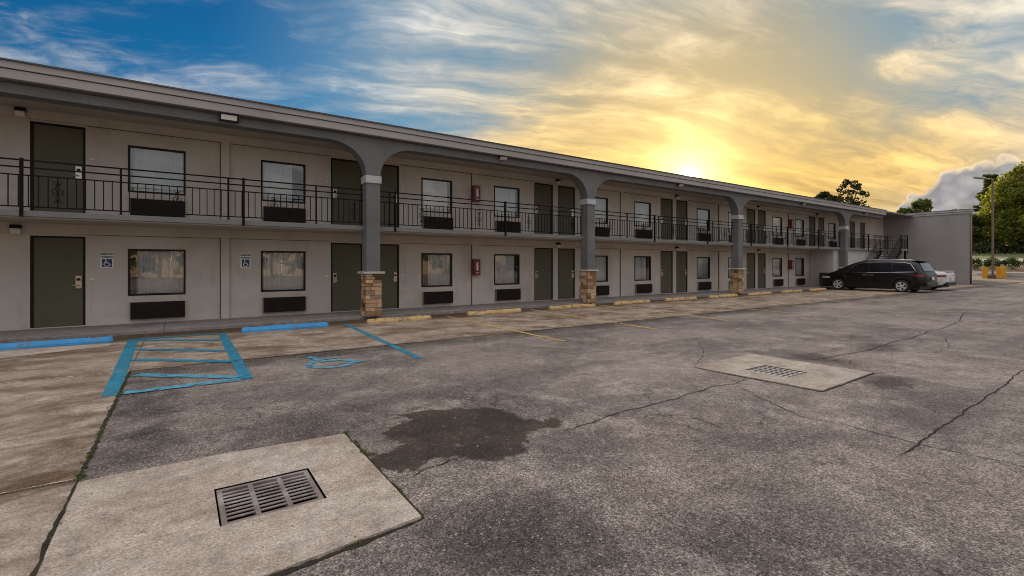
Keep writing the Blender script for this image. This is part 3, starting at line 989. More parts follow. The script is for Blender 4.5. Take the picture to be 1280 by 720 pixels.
# cracks, joints, filler lines ------------------------------------------------
def ribbon(name, mat, pts, w, z, jit=0.03, seg=0.05, wj=0.5, seed=1):
    rr = random.Random(seed)
    P = []
    for i in range(len(pts) - 1):
        a, b = Vector((*pts[i], 0)), Vector((*pts[i + 1], 0))
        k = max(1, int((b - a).length / seg))
        for q in range(k):
            P.append(a + (b - a) * q / k)
    P.append(Vector((*pts[-1], 0)))
    off = 0.0
    mb = MB()
    n = len(P)
    for i, q in enumerate(P):
        t = (P[min(i + 1, n - 1)] - P[max(i - 1, 0)]).normalized()
        nn = Vector((-t.y, t.x, 0))
        off = off * 0.86 + rr.uniform(-jit, jit)
        ww = w / 2 * (1 + rr.uniform(-wj, wj)) * (min(1, 0.25 + i / 6, 0.25 + (n - 1 - i) / 6))
        c = q + nn * off
        mb.v.append((c.x + nn.x * ww, c.y + nn.y * ww, z))
        mb.v.append((c.x - nn.x * ww, c.y - nn.y * ww, z))
    for i in range(n - 1):
        mb.f.append((2 * i, 2 * i + 1, 2 * i + 3, 2 * i + 2))
    return struct(mb.build(name, mat, recalc=False))


ribbon('crack', 'crack', [(2.84, 3.40), (3.3, 3.36), (3.81, 3.43), (4.4, 3.38), (5.06, 3.45), (5.5, 3.50), (5.89, 3.41), (6.3, 3.5)], 0.0122, 0.005, 0.018, seed=3)
ribbon('crack', 'crack', [(5.55, 3.52), (5.7, 3.30), (5.95, 3.34)], 0.0073, 0.005, 0.015, seed=33)
ribbon('crack', 'crack', [(1.27, 3.25), (1.55, 3.33), (1.9, 3.38)], 0.0110, 0.005, 0.015, seed=4)
ribbon('crack', 'crack', [(5.75, 3.3), (5.5, 2.9), (5.18, 2.32), (5.25, 1.75), (5.22, 1.37), (5.30, 0.9), (5.24, 0.2), (5.3, -1.0)], 0.0086, 0.005, 0.014, seed=5)
ribbon('crack', 'crack', [(4.75, 1.38), (5.22, 1.38), (6.52, 1.40), (8.2, 1.42), (10.08, 1.46), (14.0, 1.5)], 0.0145, 0.005, 0.010, seed=6)
ribbon('crack', 'crack', [(8.03, 3.7), (9.0, 3.5), (10.27, 3.40), (13.0, 3.5), (17.21, 3.68), (20.6, 4.3)], 0.0184, 0.005, 0.025, 0.1, seed=7)
ribbon('crack', 'crack', [(17.21, 3.68), (17.4, 3.0), (17.64, 2.55), (17.8, 1.5)], 0.0275, 0.005, 0.02, 0.1, seed=8)
ribbon('crack', 'crack', [(20.65, 4.41), (21.1, 3.8), (21.62, 3.13), (22.5, 2.2)], 0.0306, 0.005, 0.02, 0.1, seed=9)
ribbon('crack', 'crack', [(6.3, 4.30), (7.2, 4.7), (8.4, 5.6), (9.3, 7.0), (9.9, 7.6)], 0.0098, 0.005, 0.03, 0.08, seed=10)
ribbon('crack', 'crack', [(10.6, 2.6), (12.2, 2.75), (13.5, 3.1)], 0.0098, 0.005, 0.03, 0.08, seed=11)
ribbon('crack', 'crack', [(-5.5, 10.55), (-3.5, 10.75), (-2.2, 10.8), (-1.5, 11.0)], 0.0134, 0.009, 0.02, seed=12)
ribbon('asphalt_joint', 'crack', [(-0.59, 8.80), (3, 8.805), (8, 8.80), (14, 8.80), (24, 8.80), (40, 8.80)], 0.018, 0.009, 0.004, 0.2, seed=13)
ribbon('asphalt_joint', 'moss', [(-0.592, 2.6), (-0.60, 3.6), (-0.592, 4.55)], 0.022, 0.020, 0.005, 0.06, 0.6, seed=14)
ribbon('asphalt_joint', 'moss', [(-0.588, 4.5), (-0.596, 6.5), (-0.59, 8.82)], 0.030, 0.009, 0.0035, 0.04, 0.6, seed=15)
ribbon('asphalt_joint', 'moss', [(1.235, 4.43), (1.222, 3.5), (1.215, 2.68)], 0.030, 0.006, 0.005, 0.05, 0.6, seed=16)
ribbon('asphalt_joint', 'moss', [(1.215, 2.69), (0.8, 2.645), (0.40, 2.615), (-0.1, 2.59)], 0.030, 0.006, 0.005, 0.05, 0.6, seed=17)
ribbon('asphalt_joint', 'crack', [(-0.58, 4.515), (0.25, 4.515), (1.23, 4.43)], 0.018, 0.006, 0.005, 0.05, 0.6, seed=18)
ribbon('asphalt_joint', 'crack', [(6.29, 4.3), (6.37, 2.605), (8.04, 2.63), (8.04, 4.39)], 0.025, 0.006, 0.004, 0.06, 0.6, seed=19)
ribbon('filler_line', 'white_line', [(-4.0, 4.62), (-2.0, 4.60), (-0.62, 4.60)], 0.020, 0.010, 0.004, 0.06, 0.5, seed=20)
ribbon('filler_line', 'white_line', [(-3.5, 8.80), (-1.6, 8.81), (-0.62, 8.80)], 0.035, 0.010, 0.004, 0.06, 0.6, seed=21)
ribbon('filler_line', 'white_line', [(1.9, 11.1), (2.0, 10.6), (1.92, 10.2), (2.2, 9.6), (2.25, 9.2), (2.42, 8.95)], 0.035, 0.010, 0.03, 0.05, 0.8, seed=22)
ribbon('filler_line', 'white_line', [(19.4, 5.6), (20.6, 4.3), (21.7, 3.0), (23.2, 1.4)], 0.07, 0.010, 0.01, 0.1, 0.5, seed=29)
ribbon('filler_line', 'white_line', [(-2.4, 7.5), (-1.9, 7.65), (-1.5, 7.6)], 0.03, 0.010, 0.01, 0.06, 0.6, seed=23)


# ------------------------------------------------------------------ motel building
B = tag(empty('motel_building', (20, 15, 0)), 'long two storey grey motel with arched balcony front and olive room doors', 'motel')
PER = 7.742
PIL = [1.0 + PER * k for k in range(5)]            # pilasters between windows
ZL0, ZL1, ZU0, ZU1 = 0.08, 2.48, 2.64, 5.02
XL, XR = -12.0, 48.0

doors, wins = [], []      # (x0,x1,floor, side) side: lock on right(1)/left(-1)
for k, P in enumerate(PIL):
    for fl in (0, 1):
        wins.append((P - 2.05, P - 0.88, fl, -1))
        wins.append((P + 0.86, P + 2.03, fl, 1))
        if not (fl == 0 and k == 4):
            doors.append((P + 2.75, P + 3.72, fl, -1))
        doors.append((P - 3.77, P - 2.83, fl, 1))
doors.append((34.75, 35.25, 0, 1)) if False else None
doors = [d for d in doors]
doors.append((PIL[4] + 2.75, PIL[4] + 2.75 + 0.0, 0, -1)) if False else None
# second-floor doors at the far end, and one more window
doors += [(36.1, 37.0, 1, 1), (41.3, 42.25, 1, -1), (43.2, 44.15, 1, 1)]
wins.append((37.7, 38.8, 1, -1))
DZ = {0: (ZL0 + 0.02, 2.19), 1: (ZU0 + 0.03, 4.77)}
WZ = {0: (0.76, 1.92), 1: (3.32, 4.46)}


def wall_with_openings(fl):
    ops = [(d[0], d[1], DZ[fl][0], DZ[fl][1]) for d in doors if d[2] == fl] + [(q[0], q[1], WZ[fl][0], WZ[fl][1]) for q in wins if q[2] == fl]
    ops.sort()
    z0, z1 = (ZL0 - 0.1, ZL1) if fl == 0 else (ZU0 - 0.1, 5.3)
    mb = MB()
    x = XL
    for a, b, c, d in ops:
        if a > x:
            mb.box(x, a, 15.0, 15.2, z0, z1)
        mb.box(a, b, 15.0, 15.2, d, z1)
        if c > z0 + 0.01:
            mb.box(a, b, 15.0, 15.2, z0, c)
        x = b
    mb.box(x, XR, 15.0, 15.2, z0, z1)
    return mb.build('wall', 'wall', B)


for fl in (0, 1):
    wall_with_openings(fl)
# headers and pilasters stand proud of the wall
MB().box(XL, 34.8, 14.93, 14.998, 2.24, 2.468).build('header', 'wall', B)
MB().box(XL, 46, 14.93, 14.998, 4.81, 5.018).build('header', 'wall', B)
pl0 = MB().box(-0.10, 0.10, -0.065, -0.002, 0.0, 2.155).mesh('pilaster', 'wall')
pl1 = MB().box(-0.10, 0.10, -0.065, -0.002, 0.0, 2.165).mesh('pilaster', 'wall')
for P in PIL:
    place('pilaster', pl0, B, (P, 15, 0.083))
    place('pilaster', pl1, B, (P, 15, 2.643))

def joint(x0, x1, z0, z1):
    MB().box(x0, x1, 14.975, 14.9985, z0, z1).build('joint_shadow', 'joint', B)  # strip painted dark as the shadow line beside the relief


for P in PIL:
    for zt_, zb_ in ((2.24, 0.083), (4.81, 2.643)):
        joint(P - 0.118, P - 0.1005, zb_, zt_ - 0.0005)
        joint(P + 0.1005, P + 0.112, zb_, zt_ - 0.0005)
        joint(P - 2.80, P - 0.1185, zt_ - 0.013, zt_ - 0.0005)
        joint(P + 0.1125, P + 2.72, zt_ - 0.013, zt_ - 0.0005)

# doors
random.seed(11)
dm_slab = MB().box(-0.425, 0.425, 0.0, 0.045, 0.0, 2.05).mesh('door', 'door', bevel=0.004, seg=1)
df = MB()
df.box(-0.475, -0.427, -0.02, 0.10, 0, 2.10).box(0.427, 0.475, -0.02, 0.10, 0, 2.10).box(-0.427, 0.427, -0.02, 0.10, 2.052, 2.10)
dm_frame = df.mesh('door_frame', 'door_frame', bevel=0.004, seg=1)
dm_sill = MB().box(-0.475, 0.475, -0.03, 0.06, -0.018, 0.0).mesh('threshold', 'steel')


def lock_meshes(mat):
    lk = MB().box(-0.055, 0.055, -0.035, 0, -0.15, 0.15).mesh('lock_plate', mat, bevel=0.008)
    sl = MB().box(-0.035, 0.035, -0.046, -0.034, 0.035, 0.095).mesh('card_reader', 'black', bevel=0.004)
    return lk, sl


lkA = lock_meshes('steel')
lkB = lock_meshes('brass')
lev = {s: MB().tube([(0, -0.03, -0.07), (0, -0.075, -0.07), (-s * 0.04, -0.08, -0.07), (-s * 0.125, -0.075, -0.07)], 0.011, 8).mesh('lever_handle', 'steel', smooth=True) for s in (-1, 1)}
for x0, x1, fl, s in sorted(doors):
    xc = (x0 + x1) / 2
    zb = DZ[fl][0]
    dr = place('door', dm_slab, B, (xc, 15.05, zb), scale=((x1 - x0) / 0.95, 1, 1))
    fr = place('door_frame', dm_frame, dr, (xc, 15.05, zb), scale=((x1 - x0) / 0.95, 1, 1))
    place('threshold', dm_sill, dr, (xc, 15.05, zb))
    lx = xc + s * ((x1 - x0) / 2 - 0.125)
    lk, sl = lkA if fl else lkB
    place('lock_plate', lk, dr, (lx, 15.05, zb + 1.02))
    place('card_reader', sl, dr, (lx, 15.05, zb + 1.02))
    place('lever_handle', lev[s], dr, (lx, 15.05, zb + 1.02))
    # room number plate beside the lock
    pz = zb + (1.12 if fl == 0 else 1.40)
    npx = xc + s * ((x1 - x0) / 2 + 0.12)
    if xc < 34:
        o = MB().box(-0.05, 0.05, -0.012, -0.002, -0.065, 0.065).build('number_plate', 'wall', B, (npx, 15, pz), bevel=0.003, seg=1)
        MB().box(-0.045, 0.045, -0.017, -0.012, -0.06, -0.015).build('number_strip', 'white', o, (npx, 15, pz))

# windows
WW, WH = 1.17, 1.15
fm = MB()
t = 0.045
fm.box(-WW / 2, WW / 2, -0.012, 0.07, -WH / 2, -WH / 2 + t).box(-WW / 2, WW / 2, -0.012, 0.07, WH / 2 - t, WH / 2)
fm.box(-WW / 2, -WW / 2 + t, -0.012, 0.07, -WH / 2 + t, WH / 2 - t).box(WW / 2 - t, WW / 2, -0.012, 0.07, -WH / 2 + t, WH / 2 - t)
me_wf = fm.mesh('window_frame', 'frame', bevel=0.004, seg=1)
me_pane = MB().quad((-WW / 2 + t, 0.033, -WH / 2 + t), (WW / 2 - t, 0.033, -WH / 2 + t), (WW / 2 - t, 0.033, WH / 2 - t), (-WW / 2 + t, 0.033, WH / 2 - t)).mesh('pane', 'glass', recalc=False)


def curtain(x0, x1, seed):
    rr = random.Random(seed)
    mb = MB()
    n = 120
    ph = rr.uniform(0, 6)
    rows = 6
    for j in range(rows):
        z = -WH / 2 - 0.03 + (WH + 0.06) * j / (rows - 1)
        for i in range(n + 1):
            u = i / n
            x = x0 + (x1 - x0) * u
            a = 0.020 + 0.010 * math.sin(u * 9 + ph)
            y = 0.075 + a * math.sin(u * (x1 - x0) * 70 + 1.8 * math.sin(u * 17 + ph) + 0.25 * math.sin(j + u * 5)) + 0.006 * math.sin(j * 2.1 + u * 31)
            mb.v.append((x, y, z))
    for j in range(rows - 1):
        for i in range(n):
            a = j * (n + 1) + i
            mb.f.append((a, a + 1, a + n + 2, a + n + 1))
    return mb.mesh('curtain', 'curtain', smooth=True, recalc=False)


cur = {-1: [curtain(-WW / 2 + 0.16, WW / 2 + 0.05, 1), curtain(-WW / 2 + 0.10, WW / 2 + 0.05, 2), curtain(-WW / 2 - 0.02, WW / 2 - 0.14, 8), curtain(-WW / 2 + 0.30, WW / 2 + 0.05, 12), curtain(-WW / 2 - 0.05, WW / 2 + 0.05, 13)],
       1: [curtain(-WW / 2 - 0.05, WW / 2 - 0.20, 3), curtain(-WW / 2 - 0.05, WW / 2 - 0.10, 4), curtain(-WW / 2 - 0.05, WW / 2 - 0.16, 5), curtain(-WW / 2 - 0.05, WW / 2 - 0.34, 14), curtain(-WW / 2 - 0.05, WW / 2 + 0.05, 15)]}
me_sleeve = MB().box(-0.55, 0.55, -0.11, -0.002, -0.205, 0.205).mesh('air_conditioner', 'ac', bevel=0.006, seg=1)
gm = MB()
for i in range(13):
    z = -0.17 + 0.34 * i / 12
    gm.box(-0.52, 0.52, -0.118, -0.109, z - 0.008, z + 0.006)
me_grille = gm.mesh('grille', 'ac')
me_flange = MB().box(-0.56, -0.549, -0.10, -0.002, -0.21, 0.21).mesh('sleeve', 'ac_side')
for i, (x0, x1, fl, s) in enumerate(sorted(wins)):
    xc = (x0 + x1) / 2
    zc = sum(WZ[fl]) / 2
    wf = place('window', me_wf, B, (xc, 15.0, zc))
    place('pane', me_pane, wf, (xc, 15.0, zc))
    place('curtain', cur[s][(i * 7 + fl * 2) % 5], wf, (xc, 15.04, zc))
    # through-wall air conditioner under the window
    az = (0.395 if fl == 0 else 2.955)
    ac = place('air_conditioner', me_sleeve, B, (xc + 0.02, 15.0, az))
    place('grille', me_grille, ac, (xc + 0.02, 15.0, az))
    place('sleeve', me_flange, ac, (xc + 0.02, 15.0, az))

# interior shell
m = MB()
m.box(XL, XR, 19.0, 19.15, 0, 5.2)
for k in range(-3, 12):
    x = 1.0 + PER / 2 * k
    if XL < x < XR:
        m.box(x - 0.06, x + 0.06, 15.21, 18.99, 0.0, 5.2)
m.build('interior_wall', 'interior', B)
MB().box(XL, XR, 15.205, 24, 2.40, 2.62).build('floor_slab', 'interior', B)
MB().box(XL, XR, 24.0, 24.2, 0, 5.3).build('back_wall', 'wall', B)
MB().box(XL, XL + 0.2, 15.21, 23.99, 0, 5.3).build('end_wall', 'wall', B)

# balcony
MB().box(XL, 43.7, 13.40, 14.997, 2.50, 2.62).build('balcony_slab', 'slab', B, bevel=0.006, seg=1)
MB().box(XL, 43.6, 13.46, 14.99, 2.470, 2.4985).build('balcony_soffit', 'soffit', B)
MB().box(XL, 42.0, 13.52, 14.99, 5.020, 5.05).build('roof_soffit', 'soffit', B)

# roof: slab, fascia bands, drip edge
MB().box(XL, 47.9, 13.0, 24.6, 5.30, 5.40).build('roof_deck', 'roof', B)
MB().box(XL, 42.0, 12.935, 13.0, 5.285, 5.415).build('fascia_board', 'fascia', B)
MB().box(XL, 42.0, 12.965, 13.10, 5.095, 5.265).build('fascia_board', 'fascia', B)
MB().box(XL, 42.0, 12.985, 13.09, 5.2655, 5.2845).build('fascia_gap', 'drip', B)
MB().box(XL, 42.01, 12.90, 13.2, 5.416, 5.445).build('drip_edge', 'drip', B)

# arched beam on the columns
COLX = [4.43, 12.79, 23.10, 35.75]
CW = 0.385
edges = [XL - 3] + COLX + [50.0]


def beam_z(x):
    for c in COLX:
        if abs(x - c) <= CW / 2 + 0.012:
            return 4.02
    dmin = min(abs(x - c) - CW / 2 - 0.012 for c in COLX)
    rx = 0.97
    if dmin >= rx:
        return 4.86
    return 4.03 + 0.83 * math.sqrt(max(0, 1 - ((rx - dmin) / rx) ** 2))


xs = [XL, 42.0]
for c in COLX:
    for s in (-1, 1):
        e0 = c + s * (CW / 2 + 0.012)
        xs += [e0 - s * 1e-4]
        for i in range(0, 21):
            xs.append(e0 + s * (0.97 * (i / 20) ** 1.8 + 1e-4))
xs = sorted(x for x in xs if XL <= x <= 42)
poly = [(x, beam_z(x)) for x in xs]
# beam as strips (front, back, soffit, top)
m = MB()
y0, y1, zt = 13.15, 13.53, 5.094
for (xa, za), (xb, zb) in zip(poly[:-1], poly[1:]):
    m.quad((xa, y0, za), (xb, y0, zb), (xb, y0, zt), (xa, y0, zt))
    m.quad((xb, y1, zb), (xa, y1, za), (xa, y1, zt), (xb, y1, zt))
    m.quad((xa, y1, za), (xb, y1, zb), (xb, y0, zb), (xa, y0, za))
m.quad((42, y0, 4.86), (42, y1, 4.86), (42, y1, zt), (42, y0, zt))
bm_o = m.build('arched_beam', 'beam', B, recalc=False)
MB().box(XL, 42, 13.10, 14.95, 5.055, 5.29).build('ceiling_joist', 'drip', B)

# columns
stone_me = MB().box(-0.5, 0.5, -0.5, 0.5, -0.5, 0.5).mesh('stone', 'stone')
bmq = bmesh.new()
bmq.from_mesh(stone_me)
bmesh.ops.bevel(bmq, geom=list(bmq.edges), offset=0.045, segments=1, affect='EDGES')
bmq.to_mesh(stone_me)
bmq.free()
random.seed(5)
for ci, c in enumerate(COLX):
    h = CW / 2
    colo = MB().box(c - h, c + h, 13.15, 13.15 + CW, 1.33, 4.018).build('column', 'beam', B)
    MB().box(c - h - 0.03, c + h + 0.03, 13.12, 13.18 + CW, 3.80, 4.005).build('capital', 'cap', colo, bevel=0.006, seg=1)
    # ledge stone pier
    pw = 0.225
    yc = 13.15 + h
    pier = MB().box(c - pw + 0.025, c + pw - 0.025, yc - pw + 0.025, yc + pw - 0.025, 0.08, 1.27).build('stone_pier', 'mortar', B)
    MB().box(c - pw - 0.075, c + pw + 0.075, yc - pw - 0.075, yc + pw + 0.075, 1.272, 1.335).build('cap_stone', 'capstone', pier, bevel=0.018)
    z = 0.085
    row = 0
    while z < 1.25:
        hh = random.choice([0.085, 0.10, 0.115, 0.13, 0.15])
        if z + hh > 1.20:
            hh = 1.268 - z
        # front and back: cut into two or three; sides into one or two
        for side in range(4):
            cuts = [0.0] + sorted(random.uniform(0.28, 0.72) for _ in range(random.choice([1, 1, 2]) if side in (0, 2) else random.choice([0, 1]))) + [1.0]
            for q in range(len(cuts) - 1):
                a = -pw + 2 * pw * cuts[q]
                b = -pw + 2 * pw * cuts[q + 1]
                if b - a < 0.05:
                    continue
                pr = random.uniform(-0.006, 0.022)
                ln = b - a - 0.008
                mid = (a + b) / 2
                dep = 0.07
                if side == 0:
                    pos = (c + mid, yc - pw + dep / 2 - pr, z + hh / 2)
                    sc = (ln, dep, hh - 0.008)
                elif side == 2:
                    pos = (c + mid, yc + pw - dep / 2 + pr, z + hh / 2)
                    sc = (ln, dep, hh - 0.008)
                elif side == 1:
                    pos = (c - pw + dep / 2 - pr, yc + mid * 0.66, z + hh / 2)
                    sc = (dep, ln * 0.66, hh - 0.008)
                else:
                    pos = (c + pw - dep / 2 + pr, yc + mid * 0.66, z + hh / 2)
                    sc = (dep, ln * 0.66, hh - 0.008)
                place('stone', stone_me, pier, pos, scale=sc)
        z += hh
        row += 1

# railing -----------------------------------------------------------------------
YR = 13.44
ZT, ZM, ZK, ZB = 3.63, 3.485, 3.33, 2.70
bay_edges = [XL] + [c for c in COLX] + [43.6]
me_bal = MB().box(-0.0085, 0.0085, -0.0085, 0.0085, ZB, ZK).mesh('baluster', 'rail')
me_post = MB().box(-0.018, 0.018, -0.018, 0.018, 2.622, ZT).box(-0.04, 0.04, -0.03, 0.03, 2.622, 2.632).mesh('post', 'rail')
me_tpost = MB().box(-0.026, 0.026, -0.075, -0.02, 2.49, ZT + 0.03).box(-0.021, 0.021, -0.02, 0.01, 3.50, 3.55).mesh('anchor_post', 'rail')


def scroll_mesh():
    mb = MB()
    zc = (ZB + ZK) / 2

    def spiral(cx, cz, r, a0, turns, sx, sz):
        pts = []
        for i in range(15):
            u = i / 14
            w_ = rad(a0) + turns * 2 * math.pi * u
            rr_ = r * (1 - 0.62 * u)
            pts.append((cx + sx * rr_ * math.cos(w_), 0, cz + sz * rr_ * math.sin(w_)))
        mb.tube(pts, 0.0065, 5)
    for sx in (-1, 1):
        for sz in (-1, 1):
            spiral(sx * 0.040, zc + sz * 0.205, 0.034, 180, 0.85, sx, sz)
            spiral(sx * 0.060, zc + sz * 0.040, 0.038, 250, 0.9, sx, sz)
            mb.tube([(sx * 0.012, 0, zc + sz * 0.18), (sx * 0.034, 0, zc + sz * 0.10), (sx * 0.010, 0, zc)], 0.006, 5)
    mb.box(-0.016, 0.016, -0.008, 0.008, zc - 0.02, zc + 0.02)
    mb.box(-0.02, 0.02, -0.008, 0.008, zc + 0.15, zc + 0.17).box(-0.02, 0.02, -0.008, 0.008, zc - 0.17, zc - 0.15)
    return mb.mesh('scroll', 'rail')


me_scroll = scroll_mesh()
for bi in range(len(bay_edges) - 1):
    a = bay_edges[bi] + (CW / 2 if bi else 0)
    b = bay_edges[bi + 1] - (CW / 2 if bi < len(COLX) else 0)
    a, b = a + 0.002, b - 0.002
    a = max(a, -6.0)
    m = MB()
    for z, hh in ((ZT, 0.015), (ZM, 0.014), (ZK, 0.012), (ZB, 0.012)):
        m.box(a, b, YR - 0.011, YR + 0.011, z - hh, z + hh)
    rl = m.build('railing', 'rail', B)
    far = MB()
    nfar = 0
    k0 = int((a + 1.06) / 2.02) - 2
    for k in range(k0, k0 + 12):
        xp = -1.06 + 2.02 * k
        if a + 0.03 < xp < b - 0.03:
            place('post', me_post, rl, (xp, YR, 0))
        for q in range(1, 14):
            xb = xp + 2.02 * q / 14
            if not (a + 0.02 < xb < b - 0.02):
                continue
            if xb < 19.0:
                place('baluster', me_bal, rl, (xb, YR, 0))
            else:
                far.box(xb - 0.009, xb + 0.009, YR - 0.009, YR + 0.009, ZB, ZK)
                nfar += 1
            if q == 7:
                place('scroll', me_scroll, rl, (xb, YR, 0))
    if nfar:
        tag(far.build('baluster_row', 'rail', rl), kind='stuff')
    for k in range(-1, 12):
        xt = 1.28 + 3.875 * k
        if a + 0.05 < xt < b - 0.05:
            place('anchor_post', me_tpost, rl, (xt, YR, 0))
# end of the balcony
rl = MB().box(43.58, 43.602, 13.46, 14.95, ZT - .011, ZT + .011).box(43.58, 43.602, 13.46, 14.95, ZB - .01, ZB + .01).build('end_railing', 'rail', B)

# room under the far balcony, and the stair
MB().box(34.80, 42.3, 13.60, 14.99, 0.0, 2.469).build('utility_room', 'wall', B)
MB().box(34.80, 42.3, 13.56, 13.598, 0.0, 2.469).build('utility_front', 'panel_white', B)
st = MB()
x_top, zland, nst = 42.3, 2.60, 15
land = MB().box(42.3, 43.65, 12.15, 13.395, 2.50, 2.60).build('stair_landing', 'slab', B)
flight = MB()
run, rise = 0.27, zland / (nst + 1)
for sgn, yy in ((0, 12.17), (1, 13.33)):
    flight.prism([(x_top, 2.58), (x_top, 2.30), (x_top - run * nst, 2.30 - rise * nst), (x_top - run * nst, 2.58 - rise * nst)], 'y', yy, yy + 0.05)
flight_o = flight.build('stair_flight', 'rail', B)
me_step = MB().box(-run - 0.02, 0.0, 12.221, 13.329, -0.045, 0.0).mesh('step', 'drip')
for i in range(nst):
    place('step', me_step, flight_o, (x_top - run * i, 0, zland - rise * (i + 1)))
for yy in (12.2, 13.36):
    sr = MB()
    for dz in (0.95, 0.80, 0.10):
        sr.tube([(x_top, yy, zland + dz), (x_top - run * nst, yy, zland + dz - rise * nst)], 0.016, 5)
    for i in range(0, nst * 2):
        x = x_top - run * (i + 0.5) / 2
        z = zland - rise * (i + 0.5) / 2
        sr.box(x - 0.007, x + 0.007, yy - 0.007, yy + 0.007, z + 0.1, z + 0.8)
    sr.build('stair_rail', 'rail', flight_o)
lr = MB()
for dz in (1.02, 0.87, 0.72, 0.10):
    lr.box(42.3, 43.65, 12.17, 12.19, zland + dz - .011, zland + dz + .011)
    lr.box(43.62, 43.642, 12.19, 13.4, zland + dz - .011, zland + dz + .011)
for i in range(10):
    x = 42.36 + 0.139 * i
    lr.box(x - .007, x + .007, 12.173, 12.187, zland + 0.1, zland + 0.72)
    y = 12.25 + 0.12 * i
    lr.box(43.624, 43.638, y - .007, y + .007, zland + 0.1, zland + 0.72)
for x in (42.31, 43.63):
    lr.box(x - .025, x + .025, 12.155, 12.205, 2.3, zland + 1.05)
lr.box(43.605, 43.655, 13.35, 13.40, 2.3, zland + 1.05)
lr.build('landing_rail', 'rail', land)
MB().box(43.5, 43.6, 12.25, 12.35, 0, 2.499).build('landing_post', 'rail', land)

# end wing that steps forward
MB().box(48.0, 48.7, 9.73, 24.6, 0.0, 5.30).build('end_wing', 'wing', B)
MB().box(48.701, 60.0, 15.0, 24.6, 0.0, 5.29).build('end_block', 'wing', B)
MB().box(47.95, 48.75, 9.68, 24.65, 5.301, 5.43).build('parapet_band', 'fascia', B)
MB().box(47.97, 48.73, 9.70, 24.63, 5.431, 5.455).build('parapet_gap', 'drip', B)
MB().box(47.92, 48.78, 9.65, 24.68, 5.456, 5.60).build('parapet_band', 'fascia', B)
MB().box(47.90, 48.80, 9.63, 24.70, 5.601, 5.63).build('parapet_cap', 'drip', B)
dp = MB().tube([(48.06, 9.67, 0.05), (48.06, 9.67, 2.6), (48.06, 9.67, 5.3)], 0.05, 8).build('downpipe', 'pole', B, smooth=True)


# ------------------------------------------------------------------ things fixed to the building
def text_mesh(name, body, size, mat):
    cu = bpy.data.curves.new(name, 'FONT')
    cu.body = body
    cu.size = size
    cu.align_x = 'CENTER'
    cu.align_y = 'CENTER'
    cu.extrude = 0.0015
    cu.offset = 0.0022
    ob = bpy.data.objects.new(name, cu)
    COL.objects.link(ob)
    bpy.context.view_layer.update()
    dg = bpy.context.evaluated_depsgraph_get()
    me = bpy.data.meshes.new_from_object(ob.evaluated_get(dg))
    bpy.data.objects.remove(ob)
    me.transform(Matrix.Rotation(rad(90), 4, 'X'))
    me.materials.clear()
    me.materials.append(M[mat])
    me.name = name
    return me


tx1 = text_mesh('lettering', 'RESERVED', 0.056, 'signgreen')
tx2 = text_mesh('lettering', 'PARKING', 0.056, 'signgreen')
for x, lab in ((-1.44, 'white reserved parking sign with wheelchair symbol beside the door with the hatched aisle'),
               (1.485, 'white reserved parking sign with wheelchair symbol beside the pilaster, above the blue wheel stop')):
    sg = tag(empty('parking_sign', (x, 15.0, 1.44)), lab, 'sign', 'reserved parking signs')
    if x > 0:
        sg['label'] = 'white reserved parking sign between the pilaster and the window, above the short blue wheel stop'
    else:
        sg['label'] = 'white reserved parking sign between the olive door and the wide window, above the hatched aisle'
    MB().box(x - 0.135, x + 0.135, 14.986, 14.996, 1.44, 1.84).build('plate', 'white', sg, bevel=0.003, seg=1)
    place('lettering', tx1, sg, (x, 14.984, 1.79))
    place('lettering', tx2, sg, (x, 14.984, 1.715))
    MB().box(x - 0.09, x + 0.09, 14.982, 14.985, 1.475, 1.665).build('symbol_panel', 'signblue', sg)
    mb = MB()
    isa(mb, 0, 0, 0.165, 0, 0.0006)
    me = mb.mesh('wheelchair_symbol', 'white', recalc=False)
    me.transform(Matrix.Rotation(rad(90), 4, 'X'))
    place('wheelchair_symbol', me, sg, (x, 14.980, 1.575))

# fire extinguisher cabinets on the pilasters
for P, zc, lab in ((PIL[1], 4.07, 'red fire extinguisher cabinet on the upper pilaster between the second pair of windows'),
                   (PIL[1], 1.43, 'red fire extinguisher cabinet on the ground floor pilaster near the first stone pier'),
                   (PIL[4], 4.09, 'red fire extinguisher cabinet on the upper wall near the stair end'),
                   (PIL[4], 1.50, 'red fire extinguisher cabinet on the ground floor wall close to the parked black minivan')):
    fc = tag(empty('fire_cabinet', (P, 14.95, zc - 0.29)), lab, 'fire cabinet', 'fire extinguisher cabinets')
    MB().box(P - 0.135, P + 0.135, 14.76, 14.953, zc - 0.29, zc + 0.29).build('cabinet', 'red', fc, bevel=0.012)
    MB().box(P - 0.115, P + 0.115, 14.752, 14.759, zc - 0.27, zc + 0.27).build('door', 'red', fc, bevel=0.003, seg=1)
    mb = MB()
    mb.lathe([(0.0, -0.14), (0.036, -0.14), (0.04, -0.12), (0.04, 0.05), (0.028, 0.085), (0.012, 0.10), (0.012, 0.125), (0.0, 0.125)], (P, 14.79, zc), 'z', 12)
    o = MB().prism([(-0.035, -0.13), (0.035, -0.13), (0.035, 0.05), (0.012, 0.09), (0.012, 0.12), (0.05, 0.13), (0.05, 0.15), (-0.03, 0.15), (-0.05, 0.08), (-0.035, 0.05)],
                   'y', 14.747, 14.7515)
    for i, q in enumerate(o.v):
        o.v[i] = (q[0] + P, q[1], q[2] + zc + 0.02)
    o.build('symbol', 'white', fc)
    MB().box(P - 0.05, P + 0.05, 14.747, 14.7515, zc - 0.215, zc - 0.19).build('symbol', 'white', fc)

